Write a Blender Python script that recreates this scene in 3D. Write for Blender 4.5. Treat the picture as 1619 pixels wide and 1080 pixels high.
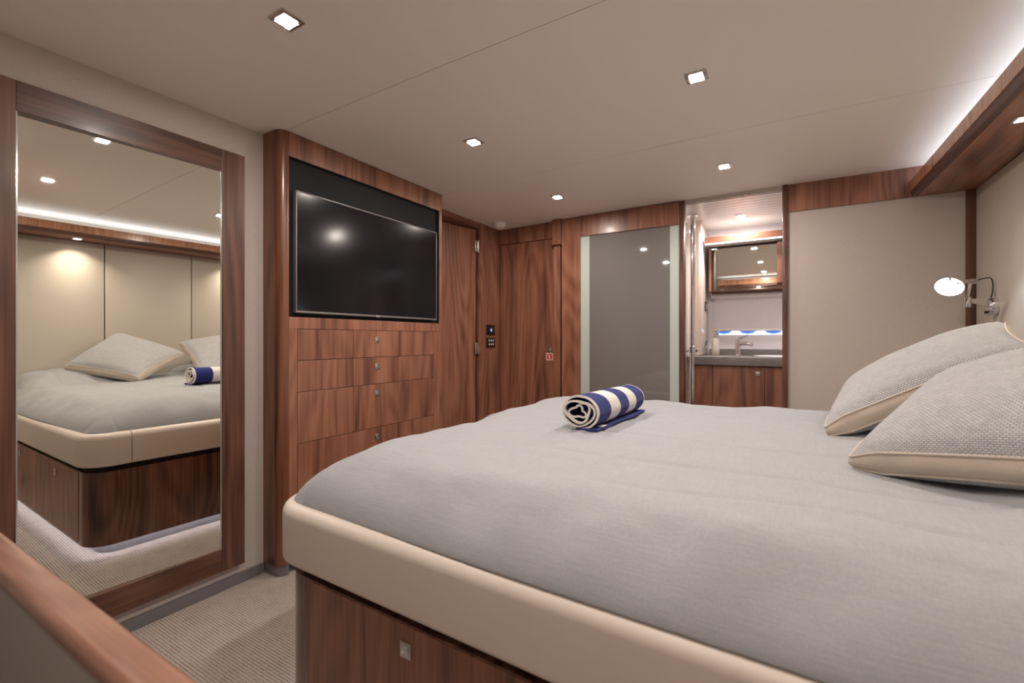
import bpy, bmesh, math, random
from mathutils import Vector, Matrix, noise
random.seed(4)
C = bpy.context.scene.collection
PI = math.pi
for o in list(bpy.data.objects): bpy.data.objects.remove(o)

# ------------------------------------------------------------------ camera
HC = 1.087
F_PX = 725.0
YAW = math.atan(435.5 / F_PX)
cd = bpy.data.cameras.new('camera'); cam = bpy.data.objects.new('camera', cd); C.objects.link(cam)
cam.location = (0, 0, HC); cam.rotation_euler = (PI/2, 0, YAW)
cd.sensor_width = 36; cd.lens = 36 * F_PX / 1619; cd.shift_y = -3.5 / 1619
cd.clip_start = 0.02
cd.dof.use_dof = True; cd.dof.focus_distance = 2.1; cd.dof.aperture_fstop = 2.6
bpy.context.scene.camera = cam
# ------------------------------------------------------------------ world, exposure
w = bpy.data.worlds.new('world'); bpy.context.scene.world = w; w.use_nodes = True
w.node_tree.nodes['Background'].inputs[0].default_value = (0.55, 0.75, 1.0, 1)
w.node_tree.nodes['Background'].inputs[1].default_value = 3.0
vs = bpy.context.scene.view_settings
vs.view_transform = 'Standard'; vs.look = 'None'; vs.gamma = 1; vs.use_curve_mapping = False
vs.exposure = 0.0
P_DOWN = 7.6      # each ceiling downlight, W
P_SHELF = 1.8     # each light in the overhead shelf
COVE_E = 2.7     # emission of the cold white cove strip
KICK_E = 16.0
WARM = (1.0, 0.90, 0.81)
COLD = (0.80, 0.88, 1.0)

# ------------------------------------------------------------------ materials
def new_mat(name):
    m = bpy.data.materials.new(name); m.use_nodes = True
    nt = m.node_tree; return m, nt, nt.nodes['Principled BSDF']
def N(nt, t, **kw):
    n = nt.nodes.new(t)
    for k, v in kw.items():
        if hasattr(n, k): setattr(n, k, v)
        else: n.inputs[k].default_value = v
    return n
def plain(name, col, rough=0.5, metal=0.0, coat=0.0, spec=0.5):
    m, nt, b = new_mat(name)
    b.inputs['Base Color'].default_value = (*col, 1); b.inputs['Roughness'].default_value = rough
    b.inputs['Metallic'].default_value = metal; b.inputs['Coat Weight'].default_value = coat
    b.inputs['Coat Roughness'].default_value = 0.08
    b.inputs['Specular IOR Level'].default_value = spec
    # faint procedural variation of the roughness so no surface is dead flat
    tc = N(nt, 'ShaderNodeTexCoord'); nz = N(nt, 'ShaderNodeTexNoise'); nz.inputs['Scale'].default_value = 6
    mr = N(nt, 'ShaderNodeMapRange'); mr.inputs[3].default_value = max(0.0, rough - 0.02); mr.inputs[4].default_value = rough + 0.02
    nt.links.new(tc.outputs['Object'], nz.inputs['Vector']); nt.links.new(nz.outputs[0], mr.inputs[0])
    nt.links.new(mr.outputs[0], b.inputs['Roughness'])
    return m
def emis(name, col, s):
    m, nt, b = new_mat(name)
    b.inputs['Base Color'].default_value = (0.8, 0.8, 0.8, 1)
    b.inputs['Emission Color'].default_value = (*col, 1); b.inputs['Emission Strength'].default_value = s
    return m
def walnut(name, grain='Z', dark=(0.105, 0.041, 0.025), mid=(0.245, 0.100, 0.059), light=(0.365, 0.163, 0.100),
           rough=0.36, stretch=0.17, figure=2.6, seed=0.0, coat=0.15):
    m, nt, b = new_mat(name); L = nt.links.new
    tc = N(nt, 'ShaderNodeTexCoord'); mp = N(nt, 'ShaderNodeMapping')
    L(tc.outputs['Object'], mp.inputs['Vector'])
    s = {'Z': (1, 1, stretch), 'X': (stretch, 1, 1), 'Y': (1, stretch, 1)}[grain]
    mp.inputs['Scale'].default_value = s
    oi = N(nt, 'ShaderNodeObjectInfo'); mu = N(nt, 'ShaderNodeMath', operation='MULTIPLY_ADD')
    mu.inputs[1].default_value = 37.0; mu.inputs[2].default_value = seed
    L(oi.outputs['Random'], mu.inputs[0])
    n1 = N(nt, 'ShaderNodeTexNoise', noise_dimensions='4D'); n1.inputs['Scale'].default_value = figure
    n1.inputs['Detail'].default_value = 1.5
    L(mp.outputs[0], n1.inputs['Vector']); L(mu.outputs[0], n1.inputs['W'])
    k = N(nt, 'ShaderNodeMath', operation='MULTIPLY'); k.inputs[1].default_value = 120
    L(n1.outputs[0], k.inputs[0])
    sn = N(nt, 'ShaderNodeMath', operation='SINE'); L(k.outputs[0], sn.inputs[0])
    n2 = N(nt, 'ShaderNodeTexNoise', noise_dimensions='4D'); n2.inputs['Scale'].default_value = 9; n2.inputs['Detail'].default_value = 6
    mp2 = N(nt, 'ShaderNodeMapping'); mp2.inputs['Scale'].default_value = tuple(0.05 if v < 1 else 1.4 for v in s)
    L(tc.outputs['Object'], mp2.inputs['Vector']); L(mp2.outputs[0], n2.inputs['Vector']); L(mu.outputs[0], n2.inputs['W'])
    n3 = N(nt, 'ShaderNodeTexNoise'); n3.inputs['Scale'].default_value = 110; n3.inputs['Detail'].default_value = 2
    mp3 = N(nt, 'ShaderNodeMapping'); mp3.inputs['Scale'].default_value = tuple(0.03 if v < 1 else 1.0 for v in s)
    L(tc.outputs['Object'], mp3.inputs['Vector']); L(mp3.outputs[0], n3.inputs['Vector'])
    a = N(nt, 'ShaderNodeMath', operation='MULTIPLY_ADD'); a.inputs[1].default_value = 0.085; a.inputs[2].default_value = 0.0
    L(sn.outputs[0], a.inputs[0])
    c = N(nt, 'ShaderNodeMath', operation='MULTIPLY_ADD'); c.inputs[1].default_value = 0.95; L(n2.outputs[0], c.inputs[0]); L(a.outputs[0], c.inputs[2])
    e = N(nt, 'ShaderNodeMath', operation='MULTIPLY_ADD'); e.inputs[1].default_value = 0.50; L(n3.outputs[0], e.inputs[0]); L(c.outputs[0], e.inputs[2])
    cr = N(nt, 'ShaderNodeValToRGB'); r = cr.color_ramp
    r.elements[0].position = 0.46; r.elements[0].color = (*dark, 1)
    r.elements[1].position = 0.98; r.elements[1].color = (*light, 1)
    x = r.elements.new(0.70); x.color = (*mid, 1)
    L(e.outputs[0], cr.inputs[0]); L(cr.outputs[0], b.inputs['Base Color'])
    b.inputs['Roughness'].default_value = rough; b.inputs['Coat Weight'].default_value = coat; b.inputs['Coat Roughness'].default_value = 0.18
    bp = N(nt, 'ShaderNodeBump'); bp.inputs['Strength'].default_value = 0.06; bp.inputs['Distance'].default_value = 0.001
    L(n3.outputs[0], bp.inputs['Height']); L(bp.outputs[0], b.inputs['Normal'])
    return m
def cloth(name, col, col2, scale=(500, 500, 500), rough=0.9, bump=0.25, dist=0.0006, sheen=0.15, thread=0.5, big=0.0, plan='XY'):
    """woven cloth: two crossed sets of streaky threads"""
    m, nt, b = new_mat(name); L = nt.links.new
    tc = N(nt, 'ShaderNodeTexCoord')
    outs = []
    ax = {'XY': ((1, .04, 1), (.04, 1, 1)), 'YZ': ((.1, 1, .04), (.1, .04, 1)), 'XZ': ((1, .1, .04), (.04, .1, 1))}[plan]
    for sc in ax:
        mp = N(nt, 'ShaderNodeMapping'); mp.inputs['Scale'].default_value = sc
        nz = N(nt, 'ShaderNodeTexNoise'); nz.inputs['Scale'].default_value = scale[0]; nz.inputs['Detail'].default_value = 3
        L(tc.outputs['Object'], mp.inputs['Vector']); L(mp.outputs[0], nz.inputs['Vector']); outs.append(nz)
    a = N(nt, 'ShaderNodeMath', operation='ADD'); L(outs[0].outputs[0], a.inputs[0]); L(outs[1].outputs[0], a.inputs[1])
    h = N(nt, 'ShaderNodeMath', operation='MULTIPLY'); h.inputs[1].default_value = 0.5; L(a.outputs[0], h.inputs[0])
    cr = N(nt, 'ShaderNodeValToRGB'); cr.color_ramp.elements[0].position = 0.5 - thread/4; cr.color_ramp.elements[1].position = 0.5 + thread/4
    cr.color_ramp.elements[0].color = (*col2, 1); cr.color_ramp.elements[1].color = (*col, 1)
    L(h.outputs[0], cr.inputs[0]); L(cr.outputs[0], b.inputs['Base Color'])
    b.inputs['Roughness'].default_value = rough; b.inputs['Sheen Weight'].default_value = sheen
    b.inputs['Specular IOR Level'].default_value = 0.2
    bp = N(nt, 'ShaderNodeBump'); bp.inputs['Strength'].default_value = bump; bp.inputs['Distance'].default_value = dist
    L(h.outputs[0], bp.inputs['Height'])
    if big > 0:
        nb = N(nt, 'ShaderNodeTexNoise'); nb.inputs['Scale'].default_value = 9; nb.inputs['Detail'].default_value = 4
        L(tc.outputs['Object'], nb.inputs['Vector'])
        b2 = N(nt, 'ShaderNodeBump'); b2.inputs['Strength'].default_value = big; b2.inputs['Distance'].default_value = 0.02
        L(nb.outputs[0], b2.inputs['Height']); L(b2.outputs[0], bp.inputs['Normal'])
    L(bp.outputs[0], b.inputs['Normal'])
    return m
def carpet_mat():
    m, nt, b = new_mat('ribbed_carpet'); L = nt.links.new
    tc = N(nt, 'ShaderNodeTexCoord')
    wv = N(nt, 'ShaderNodeTexWave', bands_direction='Y'); wv.inputs['Scale'].default_value = 31; wv.inputs['Distortion'].default_value = 1.2
    wv.inputs['Detail'].default_value = 1; wv.inputs['Detail Scale'].default_value = 3
    L(tc.outputs['Object'], wv.inputs['Vector'])
    nz = N(nt, 'ShaderNodeTexNoise'); nz.inputs['Scale'].default_value = 220; nz.inputs['Detail'].default_value = 3
    L(tc.outputs['Object'], nz.inputs['Vector'])
    nb = N(nt, 'ShaderNodeTexNoise'); nb.inputs['Scale'].default_value = 14; L(tc.outputs['Object'], nb.inputs['Vector'])
    a = N(nt, 'ShaderNodeMath', operation='MULTIPLY_ADD'); a.inputs[1].default_value = 0.55; L(wv.outputs['Fac'], a.inputs[0]); L(nz.outputs[0], a.inputs[2])
    a2 = N(nt, 'ShaderNodeMath', operation='MULTIPLY_ADD'); a2.inputs[1].default_value = 0.35; L(nb.outputs[0], a2.inputs[0]); L(a.outputs[0], a2.inputs[2])
    cr = N(nt, 'ShaderNodeValToRGB')
    cr.color_ramp.elements[0].position = 0.45; cr.color_ramp.elements[0].color = (0.13, 0.105, 0.09, 1)
    cr.color_ramp.elements[1].position = 1.25 if False else 1.0; cr.color_ramp.elements[1].color = (0.43, 0.365, 0.325, 1)
    L(a2.outputs[0], cr.inputs[0]); L(cr.outputs[0], b.inputs['Base Color'])
    b.inputs['Roughness'].default_value = 1; b.inputs['Specular IOR Level'].default_value = 0.1
    bp = N(nt, 'ShaderNodeBump'); bp.inputs['Strength'].default_value = 0.8; bp.inputs['Distance'].default_value = 0.003
    L(a.outputs[0], bp.inputs['Height']); L(bp.outputs[0], b.inputs['Normal'])
    return m
def knit_mat():
    m, nt, b = new_mat('woven_cover'); L = nt.links.new
    tc = N(nt, 'ShaderNodeTexCoord'); br = N(nt, 'ShaderNodeTexBrick')
    L(tc.outputs['UV'], br.inputs['Vector'])
    br.inputs['Scale'].default_value = 1.0; br.inputs['Brick Width'].default_value = 1/62; br.inputs['Row Height'].default_value = 1/110
    br.inputs['Mortar Size'].default_value = 0.0030; br.inputs['Mortar Smooth'].default_value = 1.0
    nz = N(nt, 'ShaderNodeTexNoise'); nz.inputs['Scale'].default_value = 16; nz.inputs['Detail'].default_value = 5; L(tc.outputs['UV'], nz.inputs['Vector'])
    br.inputs['Color1'].default_value = (0.68, 0.665, 0.66, 1); br.inputs['Color2'].default_value = (0.56, 0.55, 0.555, 1); br.inputs['Mortar'].default_value = (0.27, 0.27, 0.285, 1)
    mx = N(nt, 'ShaderNodeMixRGB', blend_type='MULTIPLY'); mx.inputs[0].default_value = 0.5
    cr = N(nt, 'ShaderNodeValToRGB'); cr.color_ramp.elements[0].position = .3; cr.color_ramp.elements[0].color = (.75, .77, .80, 1); cr.color_ramp.elements[1].position = .65; cr.color_ramp.elements[1].color = (1, 1, 1, 1)
    L(nz.outputs[0], cr.inputs[0]); L(br.outputs['Color'], mx.inputs[1]); L(cr.outputs[0], mx.inputs[2]); L(mx.outputs[0], b.inputs['Base Color'])
    b.inputs['Roughness'].default_value = 0.95; b.inputs['Sheen Weight'].default_value = 0.3; b.inputs['Specular IOR Level'].default_value = 0.15
    iv = N(nt, 'ShaderNodeMath', operation='SUBTRACT'); iv.inputs[0].default_value = 1.0; L(br.outputs['Fac'], iv.inputs[1])
    bp = N(nt, 'ShaderNodeBump'); bp.inputs['Strength'].default_value = 0.7; bp.inputs['Distance'].default_value = 0.0025
    L(iv.outputs[0], bp.inputs['Height']); L(bp.outputs[0], b.inputs['Normal'])
    return m
def stone_mat():
    m, nt, b = new_mat('grey_stone'); L = nt.links.new
    tc = N(nt, 'ShaderNodeTexCoord'); mp = N(nt, 'ShaderNodeMapping'); mp.inputs['Scale'].default_value = (1, 4, 14)
    nz = N(nt, 'ShaderNodeTexNoise'); nz.inputs['Scale'].default_value = 25; nz.inputs['Detail'].default_value = 8
    L(tc.outputs['Object'], mp.inputs['Vector']); L(mp.outputs[0], nz.inputs['Vector'])
    cr = N(nt, 'ShaderNodeValToRGB'); cr.color_ramp.elements[0].position = .3; cr.color_ramp.elements[1].position = .7
    cr.color_ramp.elements[0].color = (0.13, 0.118, 0.112, 1); cr.color_ramp.elements[1].color = (0.27, 0.24, 0.225, 1)
    L(nz.outputs[0], cr.inputs[0]); L(cr.outputs[0], b.inputs['Base Color']); b.inputs['Roughness'].default_value = 0.3
    return m
def towel_mat(length, nband):
    m, nt, b = new_mat('striped_terry'); L = nt.links.new
    tc = N(nt, 'ShaderNodeTexCoord'); sx = N(nt, 'ShaderNodeSeparateXYZ'); L(tc.outputs['Object'], sx.inputs[0])
    mu = N(nt, 'ShaderNodeMath', operation='DIVIDE'); mu.inputs[1].default_value = length; L(sx.outputs['Y'], mu.inputs[0])
    cr = N(nt, 'ShaderNodeValToRGB'); r = cr.color_ramp; r.interpolation = 'CONSTANT'
    navy = (0.024, 0.031, 0.165, 1); white = (0.72, 0.67, 0.63, 1)
    r.elements[0].position = 0; r.elements[0].color = white
    r.elements[1].position = 0.018; r.elements[1].color = navy
    for k, p in enumerate((0.235, 0.43, 0.62, 0.80)):
        e = r.elements.new(p); e.color = white if k % 2 == 0 else navy
    e = r.elements.new(0.985); e.color = white
    L(mu.outputs[0], cr.inputs[0]); L(cr.outputs[0], b.inputs['Base Color'])
    b.inputs['Roughness'].default_value = 0.95; b.inputs['Sheen Weight'].default_value = 0.12; b.inputs['Specular IOR Level'].default_value = 0.1
    nz = N(nt, 'ShaderNodeTexNoise'); nz.inputs['Scale'].default_value = 400; L(tc.outputs['Object'], nz.inputs['Vector'])
    bp = N(nt, 'ShaderNodeBump'); bp.inputs['Strength'].default_value = 0.5; bp.inputs['Distance'].default_value = 0.001
    L(nz.outputs[0], bp.inputs['Height']); L(bp.outputs[0], b.inputs['Normal'])
    return m
def leather_mat(name, col, rough=0.45):
    m, nt, b = new_mat(name); L = nt.links.new
    b.inputs['Base Color'].default_value = (*col, 1); b.inputs['Roughness'].default_value = rough
    tc = N(nt, 'ShaderNodeTexCoord'); v = N(nt, 'ShaderNodeTexVoronoi'); v.inputs['Scale'].default_value = 420
    L(tc.outputs['Object'], v.inputs['Vector'])
    bp = N(nt, 'ShaderNodeBump'); bp.inputs['Strength'].default_value = 0.12; bp.inputs['Distance'].default_value = 0.0006
    L(v.outputs['Distance'], bp.inputs['Height']); L(bp.outputs[0], b.inputs['Normal'])
    return m
def glass_mat(name, tint=(1, 1, 1), refl=0.1):
    m = bpy.data.materials.new(name); m.use_nodes = True; nt = m.node_tree; nt.nodes.clear()
    o = N(nt, 'ShaderNodeOutputMaterial'); t = N(nt, 'ShaderNodeBsdfTransparent'); t.inputs[0].default_value = (*tint, 1)
    g = N(nt, 'ShaderNodeBsdfGlossy'); g.inputs['Roughness'].default_value = 0.01
    lw = N(nt, 'ShaderNodeFresnel'); lw.inputs[0].default_value = 1.5
    mx = N(nt, 'ShaderNodeMixShader'); nt.links.new(lw.outputs[0], mx.inputs[0])
    nt.links.new(t.outputs[0], mx.inputs[1]); nt.links.new(g.outputs[0], mx.inputs[2]); nt.links.new(mx.outputs[0], o.inputs[0])
    return m
def slat_ceiling_mat():
    m, nt, b = new_mat('white_slats'); L = nt.links.new
    b.inputs['Base Color'].default_value = (0.74, 0.69, 0.66, 1); b.inputs['Roughness'].default_value = 0.28
    tc = N(nt, 'ShaderNodeTexCoord'); sx = N(nt, 'ShaderNodeSeparateXYZ'); L(tc.outputs['Object'], sx.inputs[0])
    k = N(nt, 'ShaderNodeMath', operation='MULTIPLY'); k.inputs[1].default_value = 14; L(sx.outputs['Y'], k.inputs[0])
    fr = N(nt, 'ShaderNodeMath', operation='FRACT'); L(k.outputs[0], fr.inputs[0])
    cr = N(nt, 'ShaderNodeValToRGB'); e = cr.color_ramp.elements; e[0].position = 0; e[0].color = (0, 0, 0, 1); e[1].position = 0.09; e[1].color = (1, 1, 1, 1)
    L(fr.outputs[0], cr.inputs[0]); bp = N(nt, 'ShaderNodeBump'); bp.inputs['Strength'].default_value = 1; bp.inputs['Distance'].default_value = 0.004
    L(cr.outputs[0], bp.inputs['Height']); L(bp.outputs[0], b.inputs['Normal'])
    mx = N(nt, 'ShaderNodeMixRGB'); mx.inputs[1].default_value = (0.34, 0.29, 0.27, 1); mx.inputs[2].default_value = (0.74, 0.69, 0.66, 1)
    L(cr.outputs[0], mx.inputs[0]); L(mx.outputs[0], b.inputs['Base Color'])
    return m

M = dict(
    wal=walnut('walnut_vertical'),
    walx=walnut('walnut_along_x', 'X'), waly=walnut('walnut_along_y', 'Y'),
    wald=walnut('walnut_frame', 'Z', (0.035, 0.013, 0.009), (0.095, 0.038, 0.023), (0.17, 0.075, 0.045), rough=0.4, coat=0.12),
    waldy=walnut('walnut_frame_rail', 'Y', (0.035, 0.013, 0.009), (0.095, 0.038, 0.023), (0.17, 0.075, 0.045), rough=0.4, coat=0.12),
    ceil=plain('ceiling_panel', (0.86, 0.785, 0.715), 0.55),
    gap=plain('shadow_gap', (0.02, 0.016, 0.014), 0.9),
    wallf=cloth('wall_fabric', (0.60, 0.525, 0.485), (0.48, 0.415, 0.38), (700,), plan='YZ', bump=0.2, thread=1.0),
    wallfx=cloth('wall_fabric_far', (0.60, 0.525, 0.485), (0.48, 0.415, 0.38), (700,), plan='XZ', bump=0.2, thread=1.0),
    head=leather_mat('headboard_leather', (0.52, 0.465, 0.40)),
    leather=leather_mat('cream_leather', (0.76, 0.665, 0.595), 0.40),
    part=leather_mat('grey_leather', (0.36, 0.34, 0.31), 0.5),
    linen=cloth('linen', (0.40, 0.405, 0.42), (0.315, 0.322, 0.34), (340,), bump=0.35, dist=0.0008, thread=0.8, big=0.10),
    weave=knit_mat(),
    gusset=cloth('beige_sateen', (0.58, 0.49, 0.41), (0.53, 0.445, 0.37), (300,), bump=0.1, sheen=0.3, rough=0.6),
    carpet=carpet_mat(), stone=stone_mat(),
    base=plain('grey_skirting', (0.16, 0.145, 0.15), 0.35),
    black=plain('black_felt', (0.008, 0.0082, 0.010), 0.85), tvglass=plain('tv_screen', (0.006, 0.006, 0.008), 0.15, spec=0.40),
    tvframe=plain('tv_bezel', (0.22, 0.205, 0.20), 0.5, 0.5), dark=plain('dark_plastic', (0.015, 0.013, 0.013), 0.25),
    chrome=plain('polished_chrome', (0.80, 0.80, 0.82), 0.08, 1.0), steel=plain('brushed_steel', (0.62, 0.58, 0.55), 0.28, 1.0),
    mirror=plain('mirror_silver', (0.93, 0.92, 0.85), 0.0, 1.0), mirror_edge=plain('mirror_edge', (0.55, 0.6, 0.58), 0.15, 0.6),
    white=plain('white_plastic', (0.90, 0.88, 0.86), 0.35), cream=plain('cream_laminate', (0.78, 0.68, 0.61), 0.18),
    bathw=plain('bathroom_wall', (0.80, 0.77, 0.80), 0.45), blind=cloth('blind_cloth', (0.80, 0.76, 0.79), (0.75, 0.71, 0.74), (300,), plan='XZ', bump=0.1),
    slat=slat_ceiling_mat(),
    smoked=plain('smoke_grey_glass', (0.19, 0.175, 0.168), 0.035, spec=0.6), frost=plain('frosted_border_glass', (0.50, 0.55, 0.51), 0.25),
    glass=glass_mat('clear_glass'),
    red=plain('sticker_red', (0.62, 0.03, 0.035), 0.4), paper=plain('sticker_white', (0.78, 0.72, 0.70), 0.4),
    icon=plain('pale_print', (0.62, 0.56, 0.55), 0.4), blue=emis('blue_display_icon', (0.03, 0.2, 1.0), 1.2),
    lamp_on=emis('lit_diffuser', (1.0, 0.95, 0.88), 9), cove=emis('cold_led', COLD, COVE_E), kick=emis('kick_led', (0.85, 0.86, 1.0), KICK_E),
    bathled=emis('bath_led', (0.85, 0.9, 1.0), 7), readon=emis('reading_bulb', (0.80, 0.88, 1.0), 14),
    navybag=plain('navy_vinyl', (0.01, 0.10, 0.42), 0.4), rubber=plain('black_rubber', (0.012, 0.012, 0.012), 0.6),
    hull=plain('white_gelcoat', (0.8, 0.82, 0.85), 0.3), soap=plain('white_ceramic', (0.72, 0.66, 0.60), 0.3),
    clear=glass_mat('clear_acrylic'),
)

# ------------------------------------------------------------------ mesh helpers
def bm_new(): return bmesh.new()
def box(bm, x0, x1, y0, y1, z0, z1, bevel=0.0, mi=0, seg=2):
    t = bmesh.new(); bmesh.ops.create_cube(t, size=1)
    for v in t.verts:
        v.co = Vector(((x0+x1)/2 + v.co.x*(x1-x0), (y0+y1)/2 + v.co.y*(y1-y0), (z0+z1)/2 + v.co.z*(z1-z0)))
    if bevel > 0: bmesh.ops.bevel(t, geom=list(t.edges), offset=bevel, segments=seg, affect='EDGES', profile=0.5)
    for f in t.faces: f.material_index = mi
    me = bpy.data.meshes.new('tmp'); t.to_mesh(me); t.free(); bm.from_mesh(me); bpy.data.meshes.remove(me)
def prism(bm, pts, z0, z1, cap=True):
    n = len(pts); a = [bm.verts.new((p[0], p[1], z0)) for p in pts]; b = [bm.verts.new((p[0], p[1], z1)) for p in pts]
    for i in range(n): bm.faces.new((a[i], a[(i+1) % n], b[(i+1) % n], b[i]))
    if cap: bm.faces.new(a[::-1]); bm.faces.new(b)
def tube(bm, pts, r, seg=12, cap=True):
    """tube along points; r one value or a list"""
    pts = [Vector(p) for p in pts]; n = len(pts)
    rs = r if isinstance(r, (list, tuple)) else [r]*n
    rings = []; up = None
    for i, p in enumerate(pts):
        t = (pts[min(i+1, n-1)] - pts[max(i-1, 0)]).normalized()
        if up is None:
            up = Vector((0, 0, 1)) if abs(t.z) < 0.9 else Vector((1, 0, 0))
        a = t.cross(up).normalized(); up = a.cross(t).normalized()
        rings.append([bm.verts.new(p + rs[i]*(math.cos(2*PI*k/seg)*a + math.sin(2*PI*k/seg)*up)) for k in range(seg)])
    for i in range(n-1):
        for k in range(seg): bm.faces.new((rings[i][k], rings[i][(k+1) % seg], rings[i+1][(k+1) % seg], rings[i+1][k]))
    if cap: bm.faces.new(rings[0][::-1]); bm.faces.new(rings[-1])
def lathe(bm, prof, seg=32, origin=(0, 0, 0), axis='Z', cap=True):
    """prof: (radius, height) list"""
    rings = []; O = Vector(origin)
    for r, h in prof:
        ring = []
        for k in range(seg):
            a = 2*PI*k/seg; x, y = r*math.cos(a), r*math.sin(a)
            p = {'Z': (x, y, h), 'X': (h, x, y), 'Y': (x, h, y)}[axis]
            ring.append(bm.verts.new(O + Vector(p)))
        rings.append(ring)
    for i in range(len(rings)-1):
        for k in range(seg): bm.faces.new((rings[i][k], rings[i][(k+1) % seg], rings[i+1][(k+1) % seg], rings[i+1][k]))
    if cap: bm.faces.new(rings[0][::-1]); bm.faces.new(rings[-1])
def obj(name, bm, mat, parent=None, smooth=False, angle=40):
    bmesh.ops.recalc_face_normals(bm, faces=bm.faces)
    me = bpy.data.meshes.new(name); bm.to_mesh(me); bm.free()
    for m in (mat if isinstance(mat, (list, tuple)) else [mat]): me.materials.append(M[m] if isinstance(m, str) else m)
    o = bpy.data.objects.new(name, me); C.objects.link(o)
    if smooth:
        for p in me.polygons: p.use_smooth = True
        if angle < 180:
            try: me.set_sharp_from_angle(angle=math.radians(angle))
            except Exception: pass
    if parent is not None: o.parent = parent
    return o
def one(name, x0, x1, y0, y1, z0, z1, mat, parent=None, bevel=0.0):
    bm = bm_new(); box(bm, x0, x1, y0, y1, z0, z1, bevel); return obj(name, bm, mat, parent, bevel > 0)
def thing(name, label, cat, loc=(0, 0, 0), rot=(0, 0, 0), group=None):
    o = bpy.data.objects.new(name, None); C.objects.link(o); o.location = loc; o.rotation_euler = rot
    o.empty_display_size = 0.05
    o['label'] = label; o['category'] = cat
    if group: o['group'] = group
    return o
def tag(o, label, cat, group=None):
    o['label'] = label; o['category'] = cat
    if group: o['group'] = group
    return o
def struct(o, label=None, cat=None):
    o['kind'] = 'structure'
    if label: o['label'] = label
    if cat: o['category'] = cat
    return o
def rel(o):
    """keep world placement of a part built in world coordinates under a moved parent"""
    p = o.parent; q = p
    m = Matrix.Translation(p.location)
    while p.parent: p = p.parent; m = Matrix.Translation(p.location) @ m
    o.matrix_parent_inverse = m.inverted(); return o
def copy_tree(o, parent=None):
    c = o.copy(); C.objects.link(c); c.parent = parent
    for ch in list(o.children):
        copy_tree(ch, c)
    return c

# ------------------------------------------------------------------ room shell
XW, XH, YF, YN = -2.10, 0.865, 3.40, -0.90
def zc(x): return HC + 0.978 - 0.0055*(x+0.2)**2
bm = bm_new(); box(bm, -3.3, 1.3, -1.2, 4.9, -0.06, 0.0); struct(obj('floor', bm, 'carpet'), 'beige ribbed loop pile carpet floor', 'floor')
bm = bm_new()
ys = [YN-0.1, 0.16, 1.272, 2.375, 3.47]
for i in range(4):
    y0 = ys[i] + (0.0013 if i else 0); y1 = ys[i+1] - (0.0013 if i < 3 else 0)
    n = 24; xs = [-2.19 + (1.20+2.19)*k/n for k in range(n+1)]
    lo = [[bm.verts.new((x, y, zc(x))) for x in xs] for y in (y0, y1)]
    hi = [[bm.verts.new((x, y, zc(x)+0.012)) for x in xs] for y in (y0, y1)]
    for k in range(n):
        bm.faces.new((lo[0][k], lo[0][k+1], lo[1][k+1], lo[1][k])); bm.faces.new((hi[0][k], hi[1][k], hi[1][k+1], hi[0][k+1]))
        for s in (0, 1): bm.faces.new((lo[s][k], hi[s][k], hi[s][k+1], lo[s][k+1]))
    for k in (0, n): bm.faces.new((lo[0][k], lo[1][k], hi[1][k], hi[0][k]))
cl = obj('ceiling', bm, 'ceil', None, True); struct(cl, 'cream ceiling panels with fine seams', 'ceiling')
bm = bm_new(); box(bm, -3.3, 1.3, -1.2, 3.47, 2.085, 2.12); box(bm, -3.3, 1.3, 3.47, 4.9, 2.085, 2.12)
struct(obj('ceiling', bm, 'gap'), 'dark deck above the ceiling panels', 'ceiling')

# left wall with mirror (wall face at X = -2.10), behind the cabinet it steps back to -2.17
bm = bm_new(); box(bm, XW-0.12, XW, YN, 1.32, 0.0, 2.08)
struct(obj('wall_left', bm, 'wallf'), 'beige fabric covered wall around the tall mirror', 'wall')
bm = bm_new(); box(bm, XW, XW+0.012, YN, 1.236, 0.0, 0.047, 0.002)
struct(obj('baseboard_left', bm, 'base'), 'low grey skirting under the mirror wall', 'baseboard')
# wall bits around the doorway, X=-2.17
bm = bm_new(); box(bm, -2.29, -2.17, 3.085, 3.40, 0, 2.08)
struct(obj('wall_left', bm, 'wal'), 'walnut jamb beside the open door with the control panels', 'wall')
bm = bm_new(); box(bm, -2.29, -2.17, 2.36, 3.085, 2.003, 2.08)
struct(obj('trim_1', bm, 'waly'), 'walnut header over the cabin doorway', 'trim')
# near wall behind the camera
bm = bm_new(); box(bm, -2.3, 1.0, YN-0.12, YN, 0, 2.08); struct(obj('wall_near', bm, 'wallfx'), 'plain fabric wall behind the viewpoint', 'wall')
# head wall substrate
bm = bm_new(); box(bm, XH+0.03, XH+0.15, YN-0.1, YF+0.12, 0, 2.10); struct(obj('wall_right', bm, 'head'), 'wall behind the headboard panels', 'wall')
# corridor behind the door
bm = bm_new(); box(bm, -3.1, -3.0, 1.3, 3.6, 0, 2.08); box(bm, -3.0, -2.22, 3.40, 3.5, 0, 2.08); box(bm, -3.0, -2.22, 1.32, 1.42, 0, 2.08)
struct(obj('wall_corridor', bm, 'wal'), 'walnut lined corridor beyond the open door', 'wall')
bm = bm_new(); box(bm, -3.0, -2.2, 1.42, 3.40, 2.06, 2.08); struct(obj('ceiling', bm, 'ceil'), 'corridor ceiling beyond the open door', 'ceiling')

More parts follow.
